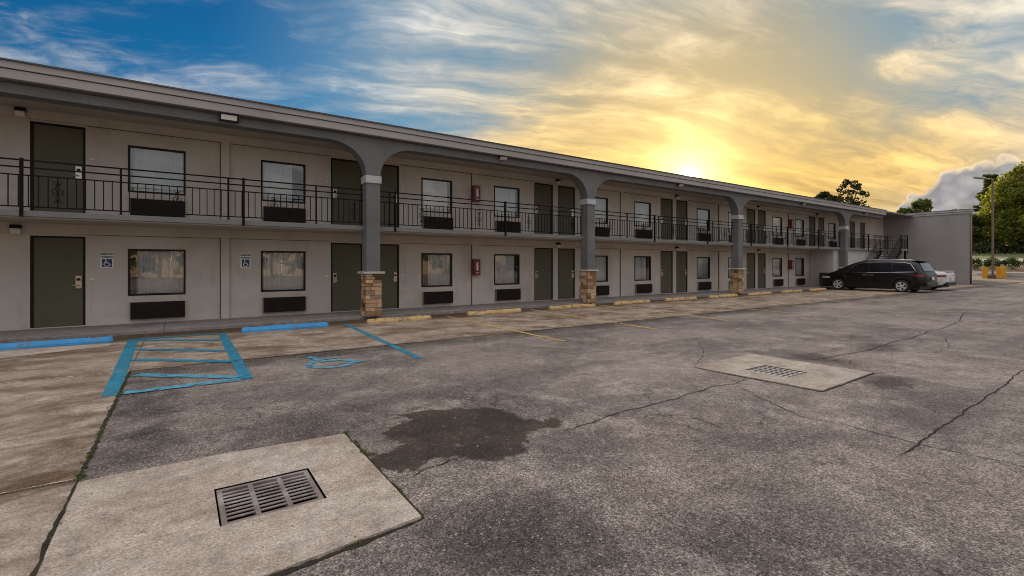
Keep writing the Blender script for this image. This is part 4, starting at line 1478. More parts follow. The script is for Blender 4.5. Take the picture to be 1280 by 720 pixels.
# floodlights under the fascia
for i, (x, lab) in enumerate(((0.95, 'wide floodlight fixed flat on the dark beam, above the pilaster with the parking signs'),
                              (8.66, 'small floodlight fixed on the dark beam between the first and second columns'),
                              (18.0, 'small floodlight fixed on the dark beam between the second and third columns'),
                              (29.4, 'small floodlight fixed on the dark beam between the third and fourth columns'),
                              (38.4, 'small floodlight fixed on the dark beam past the fourth column, by the stair'))):
    fl = tag(empty('floodlight', (x, 13.15, 4.98)), lab, 'floodlight', 'floodlights along the beam')
    hw = 0.205 if i == 0 else 0.16
    tilt = 0.03 if i == 0 else 0.13
    mb = MB()
    mb.prism([(13.04, 5.085), (13.04 + tilt * .5, 4.905), (13.085 + tilt * .5, 4.905), (13.085, 5.085)], 'x', x - hw, x + hw)
    if i:
        mb = MB().prism([(12.90, 5.03), (13.0, 4.955), (13.035, 4.985), (12.935, 5.06)], 'x', x - hw, x + hw)
    mb.build('housing', 'black', fl, bevel=0.006, seg=1)
    if i == 0:
        MB().prism([(13.037, 5.055), (13.037 + tilt * .42, 4.94), (13.0385 + tilt * .45, 4.94), (13.039, 5.055)], 'x', x - hw + 0.045, x + hw - 0.045).build('lens', 'lens', fl)
    else:
        MB().prism([(12.903, 5.020), (12.993, 4.953), (12.990, 4.950), (12.900, 5.017)], 'x', x - hw + 0.025, x + hw - 0.025).build('lens', 'lens', fl)
    MB().box(x - 0.03, x + 0.03, 13.09, 13.152, 4.99, 5.03).build('bracket', 'black', fl)

# wall lamps between the doors
lamps = [(-2.9, 4.92), (-2.97, 2.33), (12.62, 4.90), (12.62, 2.33), (20.36, 4.90), (20.36, 2.33), (28.1, 4.90), (28.1, 2.33), (35.7, 4.90)]
names = {-2.9: 'beside the first door', -2.97: 'beside the first door', 12.62: 'over the paired doors by the second column', 20.36: 'over the second set of paired doors',
         28.1: 'over the third set of paired doors', 35.7: 'by the fourth column'}
for x, z in lamps:
    lp = tag(empty('wall_lamp', (x, 14.95, z - 0.1)), ('upper floor' if z > 3 else 'ground floor') + ' black wall lamp with pale lens ' + names[x], 'wall lamp', 'wall lamps')
    MB().prism([(14.955, z + 0.0), (14.955, z + 0.085), (14.86, z + 0.085), (14.81, z + 0.05), (14.81, z + 0.0)], 'x', x - 0.09, x + 0.09).build('housing', 'black', lp, bevel=0.006, seg=1)
    MB().prism([(14.95, z - 0.12), (14.95, z - 0.001), (14.805, z - 0.001), (14.83, z - 0.12)], 'x', x - 0.08, x + 0.08).build('lens', 'lens', lp, bevel=0.006, seg=1)


# ------------------------------------------------------------------ wheel stops
def stop_mesh(name, mat, L, seed):
    rr = random.Random(seed)
    n = 40
    prof = [(0.0, 0.0), (0.0, 0.045), (0.028, 0.105), (0.045, 0.115), (0.105, 0.115), (0.122, 0.105), (0.15, 0.045), (0.15, 0.0)]
    bm = bmesh.new()
    rings = []
    chips = [(rr.uniform(0, L), rr.uniform(0.05, 0.16), rr.uniform(0.003, 0.011)) for _ in range(6 if 'y' in mat[:1] else 2)]
    for i in range(n + 1):
        x = L * i / n
        e_ = min(x, L - x)
        s = 1.0 if e_ > 0.04 else 0.86 + 0.14 * e_ / 0.04
        cut = sum(d * math.exp(-((x - c) / w_) ** 2) for c, w_, d in chips)
        ring = []
        for j, (y, z) in enumerate(prof):
            jit = 0.003
            dz = cut if 2 <= j <= 5 else 0
            dy = cut * 0.8 if j in (1, 2) else 0
            ring.append(bm.verts.new((x, (y - 0.075) * s + 0.075 + dy + rr.uniform(-jit, jit), max(0, z * s - dz + (rr.uniform(-jit, jit) if z > 0 else 0)))))
        rings.append(ring)
    for i in range(n):
        for j in range(len(prof) - 1):
            bm.faces.new((rings[i][j], rings[i][j + 1], rings[i + 1][j + 1], rings[i + 1][j]))
    bm.faces.new(rings[0][::-1])
    bm.faces.new(rings[-1])
    bmesh.ops.recalc_face_normals(bm, faces=bm.faces)
    me = bpy.data.meshes.new(name)
    bm.to_mesh(me)
    bm.free()
    me.materials.append(M[mat])
    return me


stops = [(-3.05, -1.09, 12.20, 'blue_stop', 'bright blue wheel stop in front of the olive door, beside the hatched aisle'),
         (1.14, 2.99, 12.22, 'blue_stop', 'bright blue wheel stop in front of the window with the pleated curtain'),
         (3.98, 5.76, 12.25, 'yellow_stop', 'worn yellow wheel stop at the foot of the first stone pier'),
         (7.09, 9.04, 12.46, 'yellow_stop', 'chipped yellow wheel stop below the ground floor fire cabinet'),
         (10.29, 12.39, 12.5, 'yellow_stop', 'chipped yellow wheel stop just before the second stone pier'),
         (13.53, 15.54, 12.6, 'yellow_stop', 'chipped yellow wheel stop, first past the second stone pier'),
         (16.58, 18.65, 12.6, 'yellow_stop', 'yellow wheel stop, second past the second stone pier'),
         (19.74, 22.0, 12.65, 'yellow_stop', 'yellow wheel stop, last before the third stone pier'),
         (23.06, 25.2, 12.65, 'yellow_stop', 'yellow wheel stop, first past the third stone pier'),
         (26.4, 28.6, 12.68, 'yellow_stop', 'yellow wheel stop, second past the third stone pier'),
         (29.7, 31.7, 12.70, 'yellow_stop', 'yellow wheel stop beside the front wheel of the black minivan')]
for i, (x0, x1, y, mt, lab) in enumerate(stops):
    o = place('wheel_stop', stop_mesh('wheel_stop', mt, x1 - x0, i), None, (x0, y, 0.005), rotz=rad(-1.2 if i in (1, 2) else 0.0))
    tag(o, lab, 'wheel stop', 'wheel stops along the parking row')
    for dx in (0.35, x1 - x0 - 0.35):
        p = MB().lathe([(0.0, 0.0), (0.014, 0.0), (0.014, 0.012), (0.0, 0.016)], (0, 0, 0), 'z', 8).mesh('anchor_pin', 'steel')
        place('anchor_pin', p, o, (dx, 0.075, 0.113), local=True)
# old pale patch of concrete beside the first blue stop
m = MB()
pp = [(-3.6, 12.06), (-2.6, 12.10), (-1.4, 12.08), (-0.98, 11.98), (-1.1, 11.7), (-1.9, 11.35), (-3.0, 10.95), (-3.9, 10.75)]
m.add([(x, y, 0.010) for x, y in pp], [tuple(range(len(pp)))[::-1]])
struct(m.build('concrete_patch', 'pad'))


# ------------------------------------------------------------------ vehicles
def interp(pts, x):
    if x <= pts[0][0]:
        return pts[0][1]
    for (a, va), (b, vb) in zip(pts[:-1], pts[1:]):
        if x <= b:
            t = (x - a) / (b - a)
            return va + (vb - va) * t
    return pts[-1][1]


def make_car(name, label, loc, rotz, sp, paint):
    T = tag(empty(name, loc, rotz), label, sp['cat'])
    L, W = sp['L'], sp['W'] / 2
    xr, xf, rw = sp['xr'], sp['xf'], sp['rw']
    top, belt, wid, roofw = sp['top'], sp['belt'], sp['wid'], sp['roofw']
    sill = sp['sill']

    def lower(x):
        z = interp(sill, x)
        for xw in (xr, xf):
            d = abs(x - xw)
            R = rw + 0.055
            if d < R:
                z = max(z, rw + math.sqrt(R * R - d * d))
        return z

    def sect(x):
        w = W * interp(wid, x)
        zl, zt = lower(x), interp(top, x)
        zb = min(interp(belt, x), zt - 0.03)
        wr = min(interp(roofw, x) * W, w * 0.96)
        P = []
        for f, k in ((0.0, 0.955), (0.12, 0.985), (0.35, 1.0), (0.62, 0.998), (0.85, 0.98), (1.0, 0.955)):
            P.append((w * k, zl + (zb - zl) * f))
        hh = zt - zb
        for f, k in ((0.30, 0.30), (0.62, 0.62), (0.84, 0.88), (0.94, 1.08), (0.985, 1.5)):
            if k <= 1.0:
                P.append((w * 0.955 + (wr - w * 0.955) * k, zb + hh * f))
            else:
                P.append((wr * (1 - (k - 1) * 0.9), zb + hh * f))
        P.append((0.0, zt))
        return P
    xs = sorted(set([0.0, L] + [L * i / 70 for i in range(71)] + [xw + s * (rw + 0.055) * q for xw in (xr, xf) for s in (-1, 1) for q in (0.5, 0.8, 0.93, 0.985, 1.0, 1.002)]))
    n = len(sect(0))
    mb = MB()
    for x in xs:
        P = sect(x)
        for y, z in P:
            mb.v.append((x, y, z))
        for y, z in P[-2::-1]:
            mb.v.append((x, -y, z))
    R = 2 * n - 1
    for i in range(len(xs) - 1):
        for j in range(R - 1):
            mb.f.append((i * R + j, (i + 1) * R + j, (i + 1) * R + j + 1, i * R + j + 1))
    mb.f.append(tuple(range(R)))
    mb.f.append(tuple((len(xs) - 1) * R + j for j in range(R))[::-1])
    body = place('body', mb.mesh('body', paint, smooth=True), T, local=True)
    md = body.modifiers.new('ws', 'WEIGHTED_NORMAL') if False else None

    # underbody
    place('underbody', MB().box(0.25, L - 0.25, -W * 0.84, W * 0.84, 0.18, 0.62).mesh('underbody', 'plastic_dark'), T, local=True)

    def surf(x, f, side, off):
        """point on the glasshouse: f from belt (0) to roof edge (1)"""
        P = sect(x)
        a, b, c, d_ = P[5], P[6], P[7], P[8]
        q = [a, b, c, d_]
        t = f * 3
        i = min(2, int(t))
        u = t - i
        y = q[i][0] + (q[i + 1][0] - q[i][0]) * u
        z = q[i][1] + (q[i + 1][1] - q[i][1]) * u
        return (x, side * (y + off), z + off * 0.3)

    def panel(nm, x0b, x1b, x0t, x1t, f0, f1, side, mat, off):
        pm = MB()
        nx, nz = 10, 4
        for k in range(nz + 1):
            f = f0 + (f1 - f0) * k / nz
            a, b = x0b + (x0t - x0b) * k / nz, x1b + (x1t - x1b) * k / nz
            for i in range(nx + 1):
                pm.v.append(surf(a + (b - a) * i / nx, f, side, off))
        for k in range(nz):
            for i in range(nx):
                q = k * (nx + 1) + i
                pm.f.append((q, q + 1, q + nx + 2, q + nx + 1))
        me = pm.mesh(nm, mat, smooth=True)
        place(nm, me, T, local=True)
    for side in (-1, 1):
        for w_ in sp['windows']:
            panel('window', *w_, side, 'car_glass', 0.006)
        for tr in sp['trims']:
            pts = [surf(x, f, side, 0.012) for x, f in tr]
            place('window_trim', MB().tube(pts, 0.013, 5).mesh('window_trim', 'chrome', smooth=True), T, local=True)
        for hx, hz in sp['handles']:
            yy = side * (W * interp(wid, hx) * 0.99)
            place('door_handle', MB().box(hx - 0.11, hx + 0.11, yy - 0.02, yy + 0.02, hz - 0.02, hz + 0.02).mesh('door_handle', 'chrome', bevel=0.012), T, local=True)
        for sx_ in sp['seams']:
            pm = MB()
            for i in range(len(sect(sx_)) - 7):
                pass
            pts = []
            P = sect(sx_)
            for y, z in P[0:6]:
                pts.append((sx_, side * (y + 0.0015), z))
            place('door_seam', MB().tube(pts, 0.006, 4).mesh('door_seam', 'plastic_dark'), T, local=True)
        # mirror
        mx, mz = sp['mirror']
        yy = side * (W * 0.96)
        mm = MB().box(mx - 0.07, mx + 0.07, min(yy, yy + side * 0.22), max(yy, yy + side * 0.22), mz - 0.07, mz + 0.08).mesh('mirror', paint, bevel=0.04, seg=3)
        place('mirror', mm, T, local=True)
        # lamps
        x0, x1, z0, z1 = sp['taillamp']
        tl = MB()
        ys = []
        nseg = 6
        for k in range(2):
            for i in range(nseg + 1):
                x = x0 + (x1 - x0) * i / nseg
                z = (z0 if k == 0 else z1) - 0.03 * (i / nseg) * (1 if k else -1)
                w = W * interp(wid, x)
                zl, zb = lower(x), min(interp(belt, x), interp(top, x) - .03)
                fr = (z - zl) / max(0.1, zb - zl)
                kk = interp([(0, .955), (.12, .985), (.35, 1.0), (.62, .998), (.85, .98), (1.0, .955)], fr)
                tl.v.append((x, side * (w * kk + 0.008), z))
        for i in range(nseg):
            tl.f.append((i, i + 1, nseg + 2 + i, nseg + 1 + i))
        # wrap onto the rear face
        ye = W * interp(wid, x0)
        o_ = len(tl.v)
        tl.v += [(x0 - 0.012, side * ye * 0.97, z0), (x0 - 0.012, side * ye * 0.97, z1), (x0 - 0.012, side * ye * 0.45, z1 - 0.03), (x0 - 0.012, side * ye * 0.45, z0 + 0.02)]
        tl.f.append((o_, o_ + 1, o_ + 2, o_ + 3))
        place('taillight', tl.mesh('taillight', 'tail'), T, local=True)
        hx0, hx1, hz0, hz1 = sp['headlamp']
        hl = MB()
        for k in range(2):
            for i in range(nseg + 1):
                x = hx0 + (hx1 - hx0) * i / nseg
                z = hz0 if k == 0 else hz1
                w = W * interp(wid, x)
                hl.v.append((x, side * (w * 1.0 + 0.004), z))
        for i in range(nseg):
            hl.f.append((i, i + 1, nseg + 2 + i, nseg + 1 + i))
        place('headlight', hl.mesh('headlight', 'head'), T, local=True)
        if sp.get('rails'):
            ra, rb = sp['rails']
            pts = []
            for i in range(9):
                x = ra + (rb - ra) * i / 8
                P = sect(x)[9]
                pts.append((x, side * P[0] * 0.95, interp(top, x) + 0.035 - (0.05 if i in (0, 8) else 0)))
            place('roof_rail', MB().tube(pts, 0.018, 6).mesh('roof_rail', 'chrome', smooth=True), T, local=True)
    # rear screen and bumper
    (ax, az), (bx, bz) = sp['rear_glass']
    rg = MB()
    for i in range(7):
        u = -1 + 2 * i / 6
        for (px, pz, ww) in ((ax, az, 0.82), (bx, bz, 0.66)):
            rg.v.append((px - 0.012 - 0.02 * (1 - u * u), u * W * ww, pz + 0.01))
    for i in range(6):
        rg.f.append((2 * i, 2 * i + 1, 2 * i + 3, 2 * i + 2))
    place('rear_window', rg.mesh('rear_window', sp.get('rear_mat', 'car_glass'), smooth=True), T, local=True)
    place('rear_bumper', MB().box(-0.06, 0.16, -W * 0.86, W * 0.86, sp['bump'][0], sp['bump'][1]).mesh('rear_bumper', sp['bump'][2], bevel=0.05, seg=3), T, local=True)
    if sp.get('spoiler'):
        x0, x1, z = sp['spoiler']
        place('spoiler', MB().box(x0, x1, -W * 0.68, W * 0.68, z - 0.03, z + 0.02).mesh('spoiler', paint, bevel=0.02), T, local=True)
    place('number_plate', MB().box(-0.072, -0.06, -0.16, 0.16, sp['plate'] - 0.08, sp['plate'] + 0.08).mesh('number_plate', 'white', bevel=0.004), T, local=True)
    # wheels
    ty = MB().lathe([(rw * 0.66, -0.11), (rw * 0.93, -0.115), (rw, -0.085), (rw, 0.085), (rw * 0.93, 0.115), (rw * 0.66, 0.11), (rw * 0.66, -0.11)], (0, 0, 0), 'y', 36)
    me_ty = ty.mesh('tyre', 'tyre', smooth=True)
    rm = MB().lathe([(rw * 0.68, 0.10), (rw * 0.68, 0.115), (rw * 0.60, 0.112), (rw * 0.58, 0.03), (rw * 0.58, -0.1)], (0, 0, 0), 'y', 36)
    for i in range(5):
        for dw in (-0.17, 0.17):
            w0 = 2 * math.pi * i / 5
            a = Vector((math.cos(w0 + dw * 0.4), 0, math.sin(w0 + dw * 0.4)))
            b = Vector((math.cos(w0 + dw), 0, math.sin(w0 + dw)))
            tn = Vector((-math.sin(w0), 0, math.cos(w0)))
            q = []
            for p_, r_, hw in ((a, rw * 0.10, 0.022), (b, rw * 0.63, 0.016)):
                for s_ in (-1, 1):
                    for yy in (0.06, 0.105):
                        q.append(p_ * r_ + tn * s_ * hw + Vector((0, yy, 0)))
            rm.add(q, [(0, 2, 3, 1), (4, 5, 7, 6), (0, 1, 5, 4), (2, 6, 7, 3), (1, 3, 7, 5), (0, 4, 6, 2)])
    rm.lathe([(0.0, 0.108), (rw * 0.13, 0.108), (rw * 0.15, 0.06)], (0, 0, 0), 'y', 16)
    me_rm = rm.mesh('rim', 'alloy')
    me_hub = MB().lathe([(0.0, 0.02), (rw * 0.57, 0.02), (rw * 0.57, 0.0)], (0, 0, 0), 'y', 24).mesh('brake_disc', 'plastic_dark')
    for xw in (xr, xf):
        for side in (-1, 1):
            wh = place('wheel', me_ty, T, (xw, side * (W - 0.125), rw), local=True)
            wh.name = 'wheel'
            WM[wh.name] = None
            if side < 0:
                wh.rotation_euler = (0, 0, math.pi)
            place('rim', me_rm, wh, local=True)
            place('brake_disc', me_hub, wh, local=True)
            place('wheel_arch', MB().box(xw - rw - .03, xw + rw + .03, side * (W - 0.32) - 0.01, side * (W - 0.32) + 0.01, 0.2, 2 * rw + .03).mesh('wheel_arch', 'plastic_dark'), T, local=True)
    return T


van = dict(cat='minivan', L=5.15, W=1.99, xr=1.02, xf=4.10, rw=0.345,
           top=[(0, 0.98), (0.05, 1.08), (0.12, 1.22), (0.30, 1.56), (0.44, 1.69), (0.75, 1.75), (1.6, 1.775), (2.4, 1.775), (2.95, 1.74), (3.25, 1.68), (3.55, 1.55), (4.0, 1.30),
                (4.3, 1.14), (4.5, 1.07), (4.8, 0.99), (5.0, 0.90), (5.1, 0.80), (5.15, 0.66)],
           belt=[(0, 0.95), (0.3, 1.10), (0.9, 1.09), (2.5, 1.04), (3.9, 1.00), (4.4, 0.98), (5.15, 0.80)],
           wid=[(0, 0.86), (0.08, 0.92), (0.3, 0.97), (0.9, 1.0), (3.8, 1.0), (4.4, 0.985), (4.8, 0.93), (5.05, 0.82), (5.15, 0.68)],
           roofw=[(0, 0.80), (0.4, 0.72), (0.9, 0.72), (2.5, 0.74), (3.3, 0.70), (4.2, 0.86), (5.15, 0.6)],
           sill=[(0, 0.42), (0.4, 0.30), (1.2, 0.22), (4.4, 0.20), (4.9, 0.22), (5.15, 0.34)],
           windows=[(0.42, 1.42, 0.66, 1.45, 0.10, 0.88), (1.48, 2.52, 1.51, 2.50, 0.10, 0.90), (2.60, 3.62, 2.58, 3.12, 0.10, 0.86)],
           trims=[[(0.38, 0.05), (0.50, 0.35), (0.66, 0.80), (0.95, 0.95), (1.6, 0.98), (2.4, 0.98), (2.9, 0.95), (3.2, 0.90), (3.45, 0.60)], [(0.46, 0.03), (1.5, 0.02), (2.6, 0.02), (3.7, 0.03)]],
           handles=[(2.42, 0.93), (2.72, 0.93)], seams=[1.45, 2.55, 3.75], mirror=(3.62, 1.06), taillamp=(0.02, 0.55, 0.86, 0.99), headlamp=(4.55, 5.0, 0.70, 0.82),
           rails=(0.9, 2.9), rear_glass=((0.10, 1.16), (0.32, 1.58)), rear_mat='rear_glass', bump=(0.36, 0.60, 'car_black'), spoiler=(0.30, 0.65, 1.715), plate=0.78)
sedan = dict(cat='car', L=4.85, W=1.84, xr=1.05, xf=3.85, rw=0.33,
             top=[(0, 0.98), (0.05, 1.06), (0.12, 1.10), (0.55, 1.12), (0.85, 1.18), (1.35, 1.36), (1.8, 1.44), (2.4, 1.45), (2.8, 1.40), (3.4, 1.12), (3.7, 0.99), (4.3, 0.90), (4.7, 0.78), (4.85, 0.6)],
             belt=[(0, 0.97), (0.3, 1.02), (1.2, 0.98), (3.2, 0.92), (4.85, 0.72)],
             wid=[(0, 0.84), (0.1, 0.92), (0.4, 0.98), (1.0, 1.0), (3.8, 1.0), (4.3, 0.95), (4.7, 0.82), (4.85, 0.66)],
             roofw=[(0, 0.82), (0.9, 0.74), (1.6, 0.68), (2.6, 0.68), (3.4, 0.82), (4.85, 0.6)],
             sill=[(0, 0.50), (0.12, 0.38), (0.5, 0.26), (1.2, 0.20), (4.2, 0.19), (4.85, 0.32)],
             windows=[(1.25, 2.15, 1.5, 2.1, 0.12, 0.86), (2.22, 3.2, 2.18, 2.75, 0.12, 0.86)],
             trims=[[(1.0, 0.05), (1.5, 0.95), (2.4, 0.98), (2.8, 0.9), (3.25, 0.3)]],
             handles=[(1.75, 0.82), (2.8, 0.80)], seams=[2.18, 3.2], mirror=(3.1, 0.98), taillamp=(0.02, 0.45, 0.78, 0.92), headlamp=(4.2, 4.7, 0.62, 0.72),
             rear_glass=((0.80, 1.17), (1.36, 1.36)), bump=(0.30, 0.50, 'plastic_dark'), spoiler=(0.0, 0.22, 1.13), plate=0.72)
# rear of each vehicle faces the lot, nose towards the rooms
make_car('minivan', 'black minivan with chrome window trim parked nose-in by the far stair', (33.15, 8.22, 0.0), rad(88.5), van, 'car_black')
make_car('parked_car', 'white car parked nose-in beyond the black minivan, only its tail showing', (36.75, 8.25, 0.0), rad(89.5), sedan, 'car_white')

# litter bin by the utility room
tb = tag(empty('litter_bin', (34.45, 13.95, 0.08)), 'dark plastic litter bin standing against the wall behind the black minivan', 'bin')
mb = MB().prism([(-0.23, -0.23), (0.23, -0.23), (0.23, 0.23), (-0.23, 0.23)], 'z', 0.0, 0.84)
mb.v = [(x * (0.86 if z < 0.1 else 1.0) + 34.45, y * (0.86 if z < 0.1 else 1.0) + 13.95, z + 0.081) for x, y, z in mb.v]
mb.build('body', 'bin', tb, bevel=0.03)
MB().box(34.45 - 0.25, 34.45 + 0.25, 13.70, 14.20, 0.921, 0.98).build('lid', 'bin', tb, bevel=0.02)


# ------------------------------------------------------------------ trees, shrubs, weeds
def leaf_mesh(name, centers, size, mat, seed, flat=0.0):
    """many small leaf faces; centers: list of (x,y,z,r,n) clumps"""
    rs = np.random.RandomState(seed)
    V, F = [], []
    allc = []
    for (x, y, z, r, n) in centers:
        d = rs.normal(size=(n, 3))
        d /= np.linalg.norm(d, axis=1)[:, None] + 1e-9
        rr = r * rs.uniform(0.25, 1.0, size=(n, 1)) ** 0.5
        pts = d * rr
        pts[:, 2] *= (1.0 - flat)
        allc.append(pts + np.array([x, y, z]))
    C = np.concatenate(allc)
    n = len(C)
    a = rs.normal(size=(n, 3))
    a /= np.linalg.norm(a, axis=1)[:, None]
    b = rs.normal(size=(n, 3))
    b -= a * np.sum(a * b, axis=1)[:, None]
    b /= np.linalg.norm(b, axis=1)[:, None]
    s = size * rs.uniform(0.6, 1.3, size=(n, 1))
    v = np.stack([C - a * s, C + b * s * 0.55, C + a * s, C - b * s * 0.55], axis=1).reshape(-1, 3)
    me = bpy.data.meshes.new(name)
    me.vertices.add(n * 4)
    me.vertices.foreach_set('co', v.astype(np.float32).ravel())
    me.loops.add(n * 4)
    me.loops.foreach_set('vertex_index', np.arange(n * 4, dtype=np.int32))
    me.polygons.add(n)
    me.polygons.foreach_set('loop_start', np.arange(0, n * 4, 4, dtype=np.int32))
    me.polygons.foreach_set('loop_total', np.full(n, 4, dtype=np.int32))
    me.update()
    me.validate()
    me.materials.append(M[mat])
    return me


def tree(name, label, base, H, R, mat, seed, trunk_r=0.3, crown_lo=0.3, nclump=60, leaves=110, leaf=0.3, shape='round', group=None, lean=(0, 0)):
    rr = random.Random(seed)
    T = tag(empty(name, base), label, 'tree', group)
    bx, by, bz = base
    tr = MB()
    n = 7
    ptsT = [(bx + lean[0] * (i / n) ** 2 + rr.uniform(-.1, .1) * i / n, by + lean[1] * (i / n) ** 2, bz - 0.2 + H * 0.86 * i / n) for i in range(n + 1)]
    tr.tube(ptsT, trunk_r, 8, trunk_r * 0.15)
    cl = []
    for i in range(nclump):
        u = rr.random()
        zc = crown_lo + (1 - crown_lo) * (i + 0.5) / nclump
        h = (zc - crown_lo) / (1 - crown_lo)
        if shape == 'round':
            env = math.sqrt(max(0.03, 1 - (2 * h - 0.85) ** 2 / 1.35))
        elif shape == 'cone':
            env = max(0.22, 1.05 - h) ** 0.6
        else:
            env = 0.55 + 0.45 * math.sin(h * 3.0)
        w = rr.uniform(0, 6.283)
        q = R * env * (rr.uniform(0.35, 1.0) ** 0.6)
        cx, cy, cz = bx + lean[0] * zc ** 2 + q * math.cos(w), by + lean[1] * zc ** 2 + q * math.sin(w), bz + H * zc
        r = R * rr.uniform(0.16, 0.32) * (0.75 + 0.25 * env)
        if shape == 'cone':
            r *= 0.62
        cl.append((cx, cy, cz, r, int(leaves * rr.uniform(0.6, 1.4))))
        # limb to the clump
        if i % 2 == 0:
            zb = bz + H * max(crown_lo * 0.75, zc - 0.22)
            sx_ = bx + lean[0] * zc ** 2
            sy_ = by + lean[1] * zc ** 2
            tr.tube([(sx_, sy_, zb), ((sx_ + cx) / 2, (sy_ + cy) / 2, (zb + cz) / 2 + 0.3), (cx, cy, cz)], trunk_r * 0.22, 5, trunk_r * 0.05)
    tr.build('trunk', 'bark', T, smooth=True, recalc=False)
    place('crown', leaf_mesh('crown', cl, leaf, mat, seed, 0.25 if shape != 'cone' else 0.55), T)
    return T


tree('broadleaf_tree', 'slender dark tree whose open crown rises highest above the motel roof', (88.2, 31.8, 0), 15.0, 2.3, 'leaf_dark', 21, 0.3, 0.35, 60, 42, 0.22, 'tall')
tree('broadleaf_tree', 'wide dark tree showing low above the motel roof beside the slender one', (84.0, 33.5, 0), 12.6, 3.6, 'leaf_dark', 22, 0.35, 0.3, 70, 90, 0.22, 'round')
tree('broadleaf_tree', 'small dark tree far behind, a low tuft above the roof line', (82.0, 38.5, 0), 11.2, 2.2, 'leaf_dark', 28, 0.25, 0.3, 40, 50, 0.22, 'round')
tree('broadleaf_tree', 'leafy tree top showing above the end wing parapet', (104.0, 27.4, 0), 12.3, 3.1, 'leaf_mid', 23, 0.3, 0.3, 70, 75, 0.25, 'round')
tree('broadleaf_tree', 'thin sparse treetop beside the leafy one above the parapet', (101.0, 29.2, 0), 10.9, 1.9, 'leaf_mid', 24, 0.2, 0.4, 26, 26, 0.25, 'round')
for nm, lab, base, H, R, mt, sd, lo, ncl, lv, shp in (
        ('broadleaf_tree', 'huge bright green tree behind the lamp post at the lot edge', (161.5, 21.6, 4.0), 20.0, 8.0, 'leaf_bright', 31, 0.10, 210, 150, 'round'),
        ('pine_tree', 'tall dark layered tree directly behind the bright green tree', (179, 30.4, 4.6), 20.8, 6.8, 'leaf_mid', 32, 0.25, 130, 80, 'cone'),
        ('broadleaf_tree', 'dark rounded tree beyond the road beside the end wing', (160, 35.0, 4.2), 10.5, 4.6, 'leaf_mid', 33, 0.12, 90, 130, 'round'),
        ('broadleaf_tree', 'mid green tree filling the gap under the bright tree crown', (168, 27.5, 4.6), 13.5, 5.5, 'leaf_bright', 34, 0.08, 110, 140, 'round'),
        ('broadleaf_tree', 'yellow green tree at the outer edge of the lot verge', (150, 14.5, 3.8), 17.5, 6.5, 'leaf_bright', 35, 0.12, 140, 140, 'round'),
        ('broadleaf_tree', 'dark green tree standing furthest back past the road', (190, 40.0, 5.2), 8.5, 6.0, 'leaf_dark', 36, 0.1, 90, 130, 'round')):
    tree(nm, lab, base, H, R, mt, sd, 0.45, lo, ncl, lv, 0.36, shp, 'trees beyond the road')
# undergrowth along the far road side, nothing to count
rr = random.Random(9)
cl = []
for i in range(260):
    x = rr.uniform(150, 200)
    y = rr.uniform(12, 52)
    cl.append((x, y, 3.75 + (x - 150) * 0.03 + rr.uniform(0.4, 2.2), rr.uniform(0.9, 1.9), 42))
und = place('undergrowth', leaf_mesh('undergrowth', cl, 0.34, 'leaf_dark', 44))
tag(und, 'dark undergrowth below the trees across the road', 'undergrowth', kind='stuff')
# clipped round bushes along the lot edge
BX = [(100.8, 19.9), (101.0, 17.9), (101.0, 15.85), (101.0, 13.6), (101.2, 11.6), (101.1, 22.0)]
blab = ['clipped round bush second from the end wing corner, on the planting bed', 'clipped round bush, third from the end wing corner on the planting bed',
        'clipped round bush on the planting bed behind the pair of yellow guards', 'broadest clipped bush on the planting bed, next to the bush behind the guards',
        'clipped bush on the planting bed, furthest from the motel', 'clipped bush half hidden by the end wing corner']
for i, (x, y) in enumerate(BX):
    bs = tag(empty('round_bush', (x, y, 0.75)), blab[i], 'bush', 'clipped bushes along the lot edge')
    rb = random.Random(60 + i)
    R = 1.22 if i != 3 else 1.38
    cl = [(x, y, 0.75 + R * 0.72, R * 0.80, 700)]
    for q in range(26):
        w = rb.uniform(0, 6.283)
        h = rb.uniform(-0.4, 1.0)
        s = math.sqrt(max(0, 1 - h * h))
        cl.append((x + R * 0.72 * s * math.cos(w), y + R * 0.72 * s * math.sin(w), 0.75 + R * 0.72 + R * 0.55 * h, 0.34, 55))
    place('foliage', leaf_mesh('foliage', cl, 0.085, 'leaf_hedge', 60 + i), bs)
    MB().tube([(x, y, 0.5), (x, y, 1.3)], 0.08, 6, 0.04).build('stem', 'bark', bs)

# weeds in the joints
cl = []
rw_ = random.Random(77)
for (x, y, k) in ((1.235, 4.44, 14), (1.235, 4.15, 16), (1.225, 3.88, 18), (1.22, 3.05, 5), (0.78, 2.62, 5), (-0.585, 4.60, 12), (-0.59, 5.0, 6), (-0.60, 5.7, 10), (-0.60, 6.6, 8), (-0.59, 7.3, 6)):
    for _ in range(k):
        cl.append((x + rw_.gauss(0, 0.016), y + rw_.gauss(0, 0.035), 0.012 + rw_.random() * 0.012, 0.012, 4))
for _ in range(60):
    y = rw_.uniform(3.6, 8.7)
    cl.append((-0.592 + rw_.gauss(0, 0.010), y, 0.016, 0.008, 3))
wd = place('weeds', leaf_mesh('weeds', cl, 0.009, 'weed', 5))
tag(wd, 'small green weeds growing in the pavement joints', 'weeds', kind='stuff')
# grit and small litter on the ground
rs = random.Random(15)
mb = MB()
for _ in range(420):
    x, y = rs.uniform(-2.5, 7), rs.uniform(1.8, 9)
    s = rs.uniform(0.003, 0.008)
    z = 0.016 if x < -0.6 or (x < 1.2 and 2.6 < y < 4.5) else 0.003
    mb.box(x - s, x + s, y - s * 0.8, y + s * 0.8, z, z + s)
tag(mb.build('grit', 'pad'), 'loose grit and pebbles scattered on the paving', 'grit', kind='stuff')

